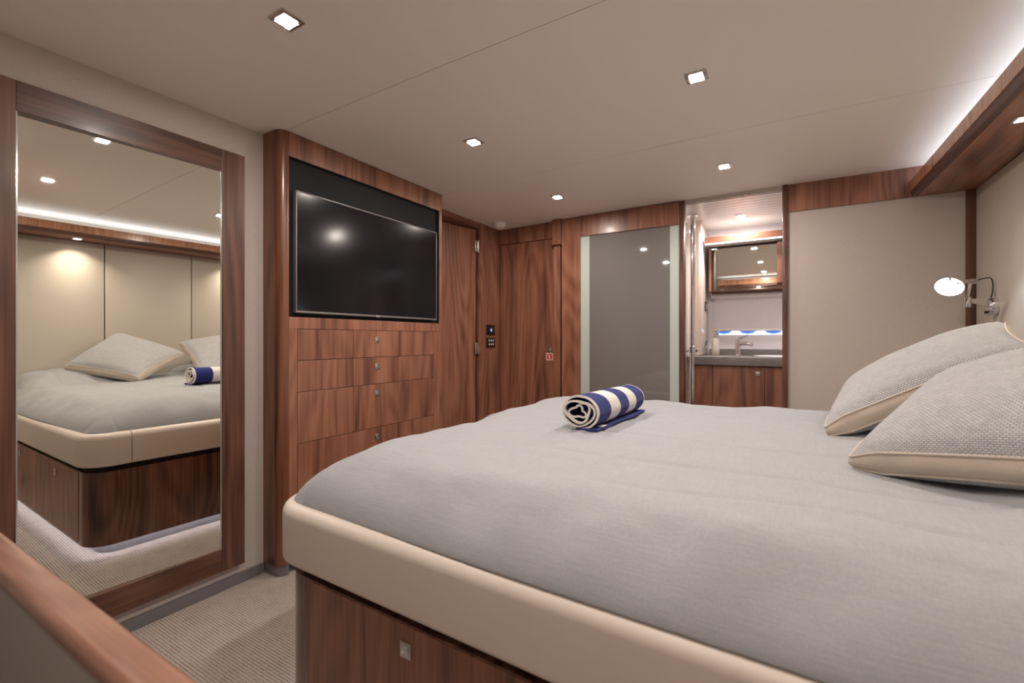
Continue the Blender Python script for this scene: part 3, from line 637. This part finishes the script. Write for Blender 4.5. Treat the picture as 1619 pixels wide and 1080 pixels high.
# near side shelf (seen reflected in the bathroom mirror)
ns = thing('overhead_shelf', 'walnut overhead shelf above the viewpoint, seen only in the bathroom mirror', 'shelf', (-0.35, 0.33, 1.9))
def bx(name, x0, x1, y0, y1, z0, z1, m): rel(one(name, x0, x1, y0, y1, z0, z1, m, ns))
bx('shelf_board', -0.92, 0.57, 0.33, 0.52, 1.894, 1.912, 'walx')
bx('lower_edge', -0.92, 0.57, 0.5205, 0.55, 1.894, 1.925, 'waldy')
bx('front_lip', -0.92, 0.57, 0.538, 0.554, 1.9255, 2.005, M['walnut_lip_lit'] if 'walnut_lip_lit' in M else bpy.data.materials['walnut_lip_lit'])
bx('led_strip', -0.91, 0.565, 0.38, 0.515, 1.9125, 1.918, 'cove')
bx('back_panel', -0.92, 0.57, 0.30, 0.329, 1.74, 1.912, 'wallfx')
bx('back_panel', -0.92, 0.57, 0.30, 0.329, 1.9121, 2.05, 'wallfx')
downlight((-0.38, 0.42, 1.8935), 'square downlight in the shelf above the viewpoint', P_SHELF, (1, 0.88, 0.74), name='shelf_light', s=0.040)

# ------------------------------------------------------------------ bed
XF_, YA, YC, TAP = -1.30, 0.77, 2.65, 0.026
def outline(ins, r, xh=0.86, n=12):
    """open path from head near side round the foot to head far side"""
    def yn(x): return YA - TAP*(x-XF_) + ins
    def yf(x): return YC + TAP*(x-XF_) - ins
    x0 = XF_+ins; pts = [(xh - (xh-(x0+r))*k/20, yn(xh - (xh-(x0+r))*k/20)) for k in range(21)]
    pts += arc(x0+r, yn(x0+r)+r, r, 270, 180, n)[1:]
    ya_, yb_ = yn(x0+r)+r, yf(x0+r)-r
    pts += [(x0, ya_+(yb_-ya_)*k/24) for k in range(1, 24)]
    pts += arc(x0+r, yf(x0+r)-r, r, 180, 90, n)
    pts += [(x0+r + (xh-(x0+r))*k/20, yf(x0+r + (xh-(x0+r))*k/20)) for k in range(1, 21)]
    return [Vector((p[0], p[1], 0)) for p in pts]
def sweep(path, prof, name, mat, parent, smooth=True, angle=50):
    """prof (inward offset, z); closed section"""
    bm = bm_new(); n = len(path); rings = []
    for i, p in enumerate(path):
        t = (path[min(i+1, n-1)] - path[max(i-1, 0)]).normalized(); nrm = Vector((-t.y, t.x, 0))  # inward
        nrm = -nrm if nrm.dot(Vector((-0.2, 1.71, 0)) - p) < 0 else nrm
        rings.append([bm.verts.new((p.x+nrm.x*d, p.y+nrm.y*d, z)) for d, z in prof])
    m = len(prof)
    for i in range(n-1):
        for k in range(m): bm.faces.new((rings[i][k], rings[i][(k+1) % m], rings[i+1][(k+1) % m], rings[i+1][k]))
    bm.faces.new(rings[0][::-1]); bm.faces.new(rings[-1]); return obj(name, bm, mat, parent, smooth, angle)
bed = thing('bed_base', 'island bed base with cream leather rim and walnut drawers', 'bed', (-0.2, 1.71, 0))
path = outline(0.0, 0.13)
def rprof(z0, z1, w_, r1=0.030, r2=0.020):
    p = []
    for k in range(7): a = math.radians(90*k/6); p.append((r2 - r2*math.sin(a), z0 + r2 - r2*math.cos(a)))
    for k in range(7): a = math.radians(90*k/6); p.append((r1 - r1*math.cos(a), z1 - r1 + r1*math.sin(a)))
    p += [(w_, z1-0.004), (w_, z0)]
    return p
# split the padded rim into near corner, foot and far corner pieces
foot = [i for i, p in enumerate(path) if abs(p.x-XF_) < 1e-6]
i1 = min(foot, key=lambda i: abs(path[i].y-0.96)); i2 = min(foot, key=lambda i: abs(path[i].y-2.40))
pa = path[:i1+1]; pa[-1] = Vector((XF_, 0.9585, 0)); pb = [Vector((XF_, 0.9615, 0))] + [p for p in path[i1+1:i2]] + [Vector((XF_, 2.3985, 0))]; pc = [Vector((XF_, 2.4015, 0))] + path[i2+1:]
pa = [p for p in pa if not (abs(p.x-XF_) < 1e-6 and p.y > 0.959)]; pb = [p for p in pb if 0.961 < p.y < 2.399]; pc = [p for p in pc if not (abs(p.x-XF_) < 1e-6 and p.y < 2.401)]
for q in (pa, pb, pc): rel(sweep(q, rprof(0.457, 0.622, 0.10), 'padded_rim', 'leather', bed))
inner = outline(0.050, 0.10)
bm = bm_new(); prism(bm, [(p.x, p.y) for p in inner], 0.428, 0.4565); rel(obj('shadow_gap', bm, 'gap', bed))
wo = outline(0.030, 0.11)
bm = bm_new(); prism(bm, [(p.x, p.y) for p in wo], 0.062, 0.4275); rel(obj('base_body', bm, walnut('walnut_bed', 'Z', (0.035, 0.014, 0.009), (0.135, 0.055, 0.034), (0.25, 0.11, 0.066), rough=0.25, figure=2.3, stretch=0.34, coat=0.5), bed, True, 30))
# platform lid inside the rim
lid = outline(0.101, 0.06); bm = bm_new(); prism(bm, [(p.x, p.y) for p in lid], 0.4575, 0.60); rel(obj('platform', bm, 'gap', bed))
tk = outline(0.095, 0.08)
bm = bm_new(); prism(bm, [(p.x, p.y) for p in tk], 0.0, 0.0615); rel(obj('toe_kick', bm, 'base', bed, True, 30))
path_led = outline(0.055, 0.10)
rel(sweep(path_led, [(0.0, 0.0575), (0.012, 0.0575), (0.012, 0.0615), (0.0, 0.0615)], 'led_strip', 'kick', bed))
# drawer fronts on the near side (slightly proud), one with latch
th = -math.atan(TAP)
def near_pt(x, ins): return YA - TAP*(x-XF_) + ins
for k, (xa_, xb_) in enumerate(((-1.126, -0.388), (-0.385, 0.353), (0.356, 0.84))):
    bm = bm_new()
    vv = []
    for (x, o_) in ((xa_, 0.028), (xb_, 0.028), (xb_, 0.0305), (xa_, 0.0305)): vv.append((x, near_pt(x, o_)))
    prism(bm, vv, 0.075, 0.423); d_ = rel(obj('drawer', bm, 'wal', bed))
    lx = (-0.757, -0.016, 0.60)[k]
    la = latch(d_, (lx, near_pt(lx, 0.0278), 0.368), 'Y-', 0.034)
    la.rotation_euler = (0, 0, th)

# bedspread
def yins(x):
    k = max(0, min(1, (x-XF_)/0.9)); return 0.020*k*k*(3-2*k)
def sdf(x, y, ins, r):
    yn = YA - TAP*(x-XF_) + ins - yins(x); yf = YC + TAP*(x-XF_) - ins; x0 = XF_+ins
    # distance inside the three edges, with rounded foot corners
    dx, d1, d2 = x-x0, y-yn, yf-y
    for (a, b_) in ((dx, d1), (dx, d2)):
        if a < r and b_ < r:
            return r - math.hypot(r-a, r-b_)
    return min(dx, d1, d2)
ZT, ZB = 0.758, 0.6225
def crease(x, y):
    z = 0.0
    # long soft fold lines running along the bed
    for (yc, amp, wd, ph) in ((1.02, .0075, .013, .3), (1.22, .0080, .015, 1.1), (1.50, .0060, .012, 2.0), (1.78, .0060, .013, 0.5), (2.10, .006, .012, 1.9), (2.36, .006, .011, .7)):
        yl = yc + 0.018*math.sin(2.1*x+ph) + 0.008*math.sin(7*x+ph*3) + 0.02*noise.noise(Vector((x*3, ph*5, 0)))
        z -= amp*math.exp(-((y-yl)/wd)**2) * (0.5+0.5*math.sin(1.7*x+ph))
    xl = -0.62 + 0.10*(y-1.4) + 0.02*math.sin(6*y)
    z += 0.009*math.exp(-((x-xl)/0.014)**2)*math.exp(-((y-1.36)/0.14)**2)
    xl = -0.42 + 0.35*(y-1.2)
    z += 0.007*math.exp(-((x-xl)/0.012)**2)*math.exp(-((y-1.22)/0.09)**2)
    z += 0.010*(noise.noise(Vector((x*1.7, y*2.6, 3.1)))) + 0.0060*noise.noise(Vector((x*4, y*9, 7.7))) + 0.0020*noise.noise(Vector((x*16, y*26, 1.7)))
    return z
def hump(x, y):
    # sleeping pillows tucked under the spread at the head end
    h = 0
    for (cy_, w_) in ((1.18, 0.34), (2.22, 0.36)):
        k = max(0, min(1, (x-0.30)/0.30)); k = k*k*(3-2*k)
        j = max(0, 1-abs((y-cy_)/w_)**3)
        h = max(h, 0.085*k*(j**0.5 if j > 0 else 0))
    return h
NX, NYY = 250, 300
bm = bm_new(); vs_ = []
INS, RC = 0.034, 0.125
for i in range(NX+1):
    u = i/NX; x = XF_+INS+0.0005 + (0.855-(XF_+INS))*(1 - math.cos(u*PI/2)) if u < 1 else 0.855
    x = XF_+INS + (0.855-XF_-INS)*(1-math.cos(u*PI/2))**1.0
    yn = YA - TAP*(x-XF_) + INS - yins(x); yf = YC + TAP*(x-XF_) - INS
    row = []
    for j in range(NYY+1):
        v_ = j/NYY; y = (yn+yf)/2 - (yf-yn)/2*math.cos(v_*PI)
        # pull corner points inside the rounded corner
        px, py = x, y
        s_ = sdf(px, py, INS, RC)
        if s_ < 0:
            cx = XF_+INS+RC; cy_ = (YA - TAP*(cx-XF_)+INS-yins(cx)+RC) if y < 1.71 else (YC+TAP*(cx-XF_)-INS-RC)
            dv = Vector((px-cx, py-cy_)); dv = dv.normalized()*RC; px, py = cx+dv.x, cy_+dv.y; s_ = 0
        RX = 0.235 if py < 1.71 else 0.19
        q = min(1, s_/RX); prof = (1-(1-q)**2.1)**(0.72)
        # wavy side drape
        side = math.sin(min(1, q)*PI) 
        ang = px*9 + py*7
        z = ZB + (ZT-ZB)*prof + crease(px, py)*min(1, s_/0.10) + 0.016*min(1, s_/0.9) + hump(px, py)*min(1, s_/0.12)
        z += side*0.022*noise.noise(Vector((px*6, py*6, 5.0)))
        # pinched fold at the near foot corner
        dc = math.hypot(px-(XF_+INS+0.03), py-(YA+INS+0.03))
        row.append(bm.verts.new((px, py, max(z, ZB))))
    vs_.append(row)
for i in range(NX):
    for j in range(NYY):
        try: bm.faces.new((vs_[i][j], vs_[i+1][j], vs_[i+1][j+1], vs_[i][j+1]))
        except ValueError: pass
bmesh.ops.remove_doubles(bm, verts=bm.verts, dist=0.00005)
bmesh.ops.dissolve_degenerate(bm, edges=bm.edges, dist=0.00004)
sprd = thing('bedspread', 'pale blue grey linen bedspread covering the whole bed', 'bedspread', (-0.2, 1.71, 0.62))
rel(obj('linen_cover', bm, 'linen', sprd, True, 180))
# pointed corner fold of the spread
def corner_fold(sy):
    bm = bm_new()
    cx, cy_ = XF_+INS+RC, (YA+INS+RC if sy > 0 else YC-INS-RC)
    rows_ = []
    for a_ in range(15):
        t_ = a_/14; ang = math.radians(180+90*t_) if sy > 0 else math.radians(180-90*t_)
        row = []
        for k in range(9):
            s_ = k/8; bulge = 0.016*math.sin(PI*t_)**1.5*s_**1.5
            r_ = RC - 0.118*(1-s_)**1.25 + bulge + 0.002
            z = ZT-0.040 - (ZT-0.040-ZB-0.002)*(s_**1.5) 
            row.append(bm.verts.new((cx+r_*math.cos(ang), cy_+r_*math.sin(ang), z-0.006*(1-math.sin(PI*t_)))))
        rows_.append(row)
    for a_ in range(14):
        for k in range(8): bm.faces.new((rows_[a_][k], rows_[a_+1][k], rows_[a_+1][k+1], rows_[a_][k+1]))
    return bm
rel(obj('corner_fold', corner_fold(1), 'linen', sprd, True, 180))

# ------------------------------------------------------------------ cushions
def cushion(name, label, c0, c1, c2, c3, t_edge=0.055, bulge=0.075, sag=0.0):
    C0, C1, C2, C3 = map(Vector, (c0, c1, c2, c3)); ctr = (C0+C1+C2+C3)/4
    t = thing(name, label, 'cushion', tuple(ctr), group='woven cushions on the bed')
    n = ((C1-C0).cross(C3-C0)).normalized(); n = n if n.z > 0 else -n
    K = 36
    def P(u, v):
        # pinch the sides inwards a little, corners stay sharp
        uu = u - 0.030*math.sin(PI*v)*(2*u-1)*abs(2*u-1)**3; vv = v - 0.030*math.sin(PI*u)*(2*v-1)*abs(2*v-1)**3
        return (C0*(1-uu)*(1-vv) + C1*uu*(1-vv) + C2*uu*vv + C3*(1-uu)*vv) - ctr
    def hgt(u, v):
        a = max(0, 1-abs(2*u-1)**2.4); b_ = max(0, 1-abs(2*v-1)**2.4)
        return bulge*(a*b_)**0.55 + 0.006*noise.noise(Vector((u*5, v*5, bulge*90+c0[1])))*a*b_
    bm = bm_new(); uvs = {}
    for sgn in (1, -1):
        g = [[bm.verts.new(P(i/K, j/K) + n*sgn*(t_edge/2*(0.55+0.45*min(1, math.sin(PI*i/K)*3+math.sin(PI*j/K)*3)) + hgt(i/K, j/K)*(1 if sgn > 0 else 0.8))) for j in range(K+1)] for i in range(K+1)]
        def cum(a):
            c = [0.0]
            for q in range(K): c.append(c[-1] + (a[q+1].co-a[q].co).length)
            return [q/c[-1] for q in c]
        cu = cum([g[i][K//2] for i in range(K+1)]); cv = cum([g[K//2][j] for j in range(K+1)])
        for i in range(K+1):
            for j in range(K+1): uvs[g[i][j]] = (cu[i], cv[j])
        for i in range(K):
            for j in range(K): bm.faces.new((g[i][j], g[i+1][j], g[i+1][j+1], g[i][j+1]))
    uv = bm.loops.layers.uv.new('UVMap')
    for f_ in bm.faces:
        for lp in f_.loops: lp[uv].uv = uvs[lp.vert]
    obj('cover', bm, 'weave', t, True, 180)
    ring = [(i/K, 0) for i in range(K)] + [(1, j/K) for j in range(K)] + [(1-i/K, 1) for i in range(K)] + [(0, 1-j/K) for j in range(K)]
    bm = bm_new(); rows_ = []
    for k, (u, v) in enumerate(ring):
        h = t_edge/2*(0.55+0.45*min(1, math.sin(PI*u)*3+math.sin(PI*v)*3)); p = P(u, v); outw = (p - n*p.dot(n)).normalized()
        wr = 0.0035*math.sin(k*0.9)*math.sin(k*0.23)
        rows_.append([bm.verts.new(p + n*h*s + outw*((1-s*s)*0.010 + (1-abs(s))*wr)) for s in (-1, -0.5, 0, 0.5, 1)])
    for k in range(len(ring)):
        a, b_ = rows_[k], rows_[(k+1) % len(ring)]
        for q in range(4): bm.faces.new((a[q], b_[q], b_[q+1], a[q+1]))
    obj('gusset', bm, 'gusset', t, True, 180)
    for sgn in (1, -1):
        bm = bm_new(); pts = []
        for (u, v) in ring + ring[:1]:
            h = t_edge/2*(0.55+0.45*min(1, math.sin(PI*u)*3+math.sin(PI*v)*3)); p = P(u, v); outw = (p - n*p.dot(n)).normalized()
            pts.append(p + n*sgn*h + outw*0.002)
        tube(bm, pts, 0.0030, 6, cap=False); obj('piping', bm, 'gusset', t, True, 180)
    return t
cushion('cushion', 'woven pale grey cushion in front, cut by the right edge of the photo', (0.139, 1.412, 0.782), (0.585, 1.10, 0.868), (0.80, 1.47, 1.125), (0.385, 1.80, 0.955))
cushion('cushion', 'woven pale grey cushion behind, nearer the reading lamp', (0.115, 1.84, 0.782), (0.60, 1.86, 1.045), (0.735, 2.51, 1.135), (0.23, 2.52, 0.86))

# ------------------------------------------------------------------ rolled towel
TL = 0.50
towel_z = max(ZT + crease(-0.65, y_) + 0.016*min(1, min(abs(-0.65-XF_), abs(y_-0.8))/0.9) for y_ in (1.51, 1.6, 1.75, 1.9, 1.98)) - 0.001
tw = thing('rolled_towel', 'rolled navy and white striped towel on the bed', 'towel', (-0.618, 1.476, towel_z), (0, 0, math.radians(-2.5)))
def spiral():
    """centre line of the rolled cloth in the cross section (x, z), resting at z = 0"""
    pts = []; turns = 3.55; n = 260
    for k in range(n+1):
        f = k/n; th_ = f*turns*2*PI
        r_ = 0.013 + 0.0520*f**0.85
        r_ += (1-f)**0.8*0.0085*math.sin(2.7*th_+1.0)*min(1, (1-f)*3) + 0.0040*math.sin(1.7*th_+0.6)*(1-f)**0.5
        a = -th_ + PI*0.62
        x = r_*1.15*math.cos(a) + 0.10*r_*math.sin(a); z = r_*0.90*math.sin(a) - 0.05*r_*math.cos(a)
        pts.append((x, z))
    return pts
sp_ = spiral(); zmin = min(p[1] for p in sp_)
sp_ = [(x, z-zmin+0.004) for x, z in sp_]
# loose end lies out on the bed to the right
i_end = min(range(len(sp_)-60, len(sp_)), key=lambda i: sp_[i][1]); sp_ = sp_[:i_end+1]
ex = sp_[-1][0]
dirx = 1 if sp_[-1][0] > sp_[-2][0] else -1
bm = bm_new(); th2 = 0.0026; NSEG = 26
vec = [Vector((x, 0, z)) for x, z in sp_]
secs = []
for s in range(NSEG+1):
    y = TL*s/NSEG; row = []
    for i, p in enumerate(vec):
        t_ = (vec[min(i+1, len(vec)-1)] - vec[max(i-1, 0)]).normalized(); nn = Vector((-t_.z, 0, t_.x))
        f = i/len(vec); w1 = 0.0015*noise.noise(Vector((p.x*30, y*9, p.z*30+4)))
        sc_ = 1 - 0.04*(s/NSEG)*f
        yo = 0.010*math.sin(f*9)*(1-f) if s in (0,) else 0
        ww = th2*(1.35 if s in (0, NSEG) else 1)
        row.append((Vector((p.x*sc_, y+yo, p.z*sc_)) + nn*(w1+ww), Vector((p.x*sc_, y+yo, p.z*sc_)) + nn*(w1-ww)))
    secs.append([(bm.verts.new(a), bm.verts.new(b_)) for a, b_ in row])
for s in range(NSEG):
    for i in range(len(vec)-1):
        for q in (0, 1): bm.faces.new((secs[s][i][q], secs[s+1][i][q], secs[s+1][i+1][q], secs[s][i+1][q]))
    for i in (0, len(vec)-1): bm.faces.new((secs[s][i][0], secs[s][i][1], secs[s+1][i][1], secs[s+1][i][0]))
for s in (0, NSEG):
    for i in range(len(vec)-1): bm.faces.new((secs[s][i][0], secs[s][i+1][0], secs[s][i+1][1], secs[s][i][1]))
M['towel'] = towel_mat(TL, 5)
obj('rolled_cloth', bm, 'towel', tw, True, 60)
# loose flap along the bed
M['navy'] = plain('navy_terry', (0.024, 0.031, 0.165), 0.95)
bm = bm_new(); rows_ = []
for s in range(25):
    y = -0.005 + (TL+0.012)*s/24; e = 0.012*math.sin(s*0.5)*0.3 + 0.004*s/24
    xs_ = [0.0, 0.03, 0.05, 0.058+e, 0.068+e, 0.072+e, 0.067+e, 0.05, 0.0]
    zs_ = [0.0085, 0.0095, 0.011, 0.0125, 0.0115, 0.007, 0.003, 0.002, 0.001]
    rows_.append([bm.verts.new((a, y, b_)) for a, b_ in zip(xs_, zs_)])
for s in range(24):
    for k in range(9): bm.faces.new((rows_[s][k], rows_[s][(k+1) % 9], rows_[s+1][(k+1) % 9], rows_[s+1][k]))
bm.faces.new(rows_[0][::-1]); bm.faces.new(rows_[-1]); obj('loose_flap', bm, 'navy', tw, True, 60)
bm = bm_new(); box(bm, 0.053, 0.074, 0.035, 0.075, 0.0125, 0.0145, 0.0005); obj('sewn_tag', bm, 'paper', tw)

# ------------------------------------------------------------------ reading lamp
rl = thing('reading_lamp', 'chrome wall reading lamp with a round lit head beside the back cushion', 'lamp', (XH, 3.10, 1.245))
bm = bm_new(); lathe(bm, [(0.040, -0.0005), (0.042, -0.006), (0.042, -0.026), (0.037, -0.032), (0.020, -0.034)], 36, axis='X'); obj('wall_mount', bm, 'chrome', rl, True)
bm = bm_new(); lathe(bm, [(0.0075, -0.034), (0.0075, -0.044), (0.004, -0.045)], 14, (0, -0.010, -0.027), axis='X'); obj('switch_knob', bm, 'rubber', rl, True)
# flat tapered acrylic arm reaching out, ending in a vertical sleeve
bm = bm_new()
a0 = Vector((-0.034, -0.002, 0.020)); a1 = Vector((-0.090, 0.012, 0.030))
side = Vector((0.5, -0.85, 0)).normalized()*0.004
vv = [bm.verts.new(a0+Vector((0, 0, 0.020))+side), bm.verts.new(a0+Vector((0, 0, -0.020))+side), bm.verts.new(a1+Vector((0, 0, -0.004))+side), bm.verts.new(a1+Vector((0, 0, 0.012))+side),
      bm.verts.new(a0+Vector((0, 0, 0.020))-side), bm.verts.new(a0+Vector((0, 0, -0.020))-side), bm.verts.new(a1+Vector((0, 0, -0.006))-side), bm.verts.new(a1+Vector((0, 0, 0.012))-side)]
for q in ((0, 1, 2, 3), (7, 6, 5, 4), (0, 4, 5, 1), (3, 2, 6, 7), (0, 3, 7, 4), (1, 5, 6, 2)): bm.faces.new([vv[i] for i in q])
obj('arm', bm, 'steel', rl)
bm = bm_new(); lathe(bm, [(0.010, -0.030), (0.013, -0.026), (0.013, 0.018), (0.010, 0.021)], 18, tuple(a1+Vector((-0.010, -0.006, 0)))); obj('sleeve', bm, 'chrome', rl, True)
piv = a1+Vector((0.0, -0.004, 0.098))
bm = bm_new(); tube(bm, [a1+Vector((-0.010, -0.006, 0.02)), piv], [0.006, 0.007], 12); obj('stem', bm, 'chrome', rl, True)
hd = Vector((-0.195, -0.115, 0.097))          # head centre
ax_ = (piv - hd); ax_.z = 0.012; ax_.normalize()
bm = bm_new(); tube(bm, [piv - ax_*0.03 + Vector((0, 0, 0.001)), piv, piv + ax_*0.035], [0.010, 0.013, 0.013], 16); tube(bm, [piv+Vector((0.012, -0.012, 0)), piv+Vector((-0.012, 0.012, 0))], 0.006, 10); obj('pivot_joint', bm, 'steel', rl, True)
bm = bm_new(); q0 = piv + ax_*0.036; q1 = Vector((-0.020, 0.0, 0.040))
cpts = [q0 + (ax_*0.012)*0, q0+ax_*0.02+Vector((0, 0, 0.004)), Vector((-0.030, 0.012, 0.142)), Vector((-0.014, 0.008, 0.132)), Vector((-0.012, 0.004, 0.085)), q1]
sm = []
for i in range(len(cpts)-1):
    for k in range(6):
        f = k/6; p0_, p1_, p2_, p3_ = cpts[max(i-1, 0)], cpts[i], cpts[i+1], cpts[min(i+2, len(cpts)-1)]
        sm.append(0.5*((2*p1_)+(-p0_+p2_)*f+(2*p0_-5*p1_+4*p2_-p3_)*f*f+(-p0_+3*p1_-3*p2_+p3_)*f**3))
sm.append(cpts[-1]); tube(bm, sm, 0.0028, 8); obj('cable', bm, 'rubber', rl, True, 180)
# head: a shallow dish facing down toward the pillow and the room
hz = Vector((-0.30, -0.62, -0.55)).normalized(); rot = hz.to_track_quat('Z', 'Y').to_matrix().to_4x4()
def headpart(name, prof, mat, mi=None):
    bm = bm_new(); lathe(bm, prof, 40, cap=False); bmesh.ops.transform(bm, matrix=Matrix.Translation(hd) @ rot, verts=bm.verts); return obj(name, bm, mat, rl, True, 50)
R_ = 0.056
headpart('lamp_shade', [(0.012, -0.022), (0.035, -0.018), (0.050, -0.007), (R_, 0.004), (R_-0.003, 0.006), (0.047, -0.003), (0.001, -0.008)], 'chrome')
headpart('lit_lens', [(0.001, 0.002), (0.030, 0.003), (R_-0.0035, 0.0045), (R_-0.004, 0.0), (0.03, -0.002), (0.001, -0.003)], 'readon')
for a_, rr_ in ((0.5, 0.040), (1.35, 0.047)):
    bm = bm_new(); box(bm, -0.007, 0.007, -0.003, 0.003, 0.005, 0.009, 0.001)
    bmesh.ops.transform(bm, matrix=Matrix.Translation(hd) @ rot @ Matrix.Rotation(a_, 4, 'Z') @ Matrix.Translation((rr_, 0, 0)), verts=bm.verts); obj('lens_clip', bm, 'rubber', rl)
l = area('bulb', (0, 0, 0), 0.09, 0.09, 0.35, (0.82, 0.88, 1.0)); l.shape = 'DISK'; lo = bpy.data.objects.new('bulb', l); C.objects.link(lo); lo.parent = rl
lo.matrix_local = Matrix.Translation(hd + hz*0.008) @ (-hz).to_track_quat('Z', 'Y').to_matrix().to_4x4()

# ------------------------------------------------------------------ low partition in the foreground
pt = thing('low_partition', 'low grey padded partition with a polished walnut cap in the foreground', 'partition', (-1.0, 0.25, 0))
ZC_ = 0.637
bm = bm_new(); prof = []
y0, y1, zt_, zb_ = 0.247, 0.309, ZC_, ZC_-0.030
r_ = 0.014
sec = [(y0+r_-r_*math.cos(a), zb_+r_-r_*math.sin(a)) for a in [math.radians(90-90*k/5) for k in range(6)]]
sec = []
for (cy_, cz_, a0_, a1_) in ((y1-r_, zt_-r_, 0, 90), (y0+r_, zt_-r_, 90, 180), (y0+r_, zb_+r_, 180, 270), (y1-r_, zb_+r_, 270, 360)):
    for k in range(7): a = math.radians(a0_+(a1_-a0_)*k/6); sec.append((cy_+r_*math.cos(a), cz_+r_*math.sin(a)))
xs_ = [-2.085, -1.5, -1.0, -0.6, -0.38]
rg = [[bm.verts.new((x, y, z)) for y, z in sec] for x in xs_]
for i in range(len(xs_)-1):
    for k in range(len(sec)): bm.faces.new((rg[i][k], rg[i][(k+1) % len(sec)], rg[i+1][(k+1) % len(sec)], rg[i+1][k]))
bm.faces.new(rg[0][::-1]); bm.faces.new(rg[-1])
rel(obj('wood_cap', bm, walnut('walnut_cap', 'X', (0.17, 0.072, 0.045), (0.29, 0.135, 0.09), (0.39, 0.20, 0.14), rough=0.30, coat=0.6), pt, True, 50))
bm = bm_new(); box(bm, -2.085, -0.39, 0.261, 0.297, 0.0, ZC_-0.031, 0.006); rel(obj('padded_panel', bm, 'part', pt, True))
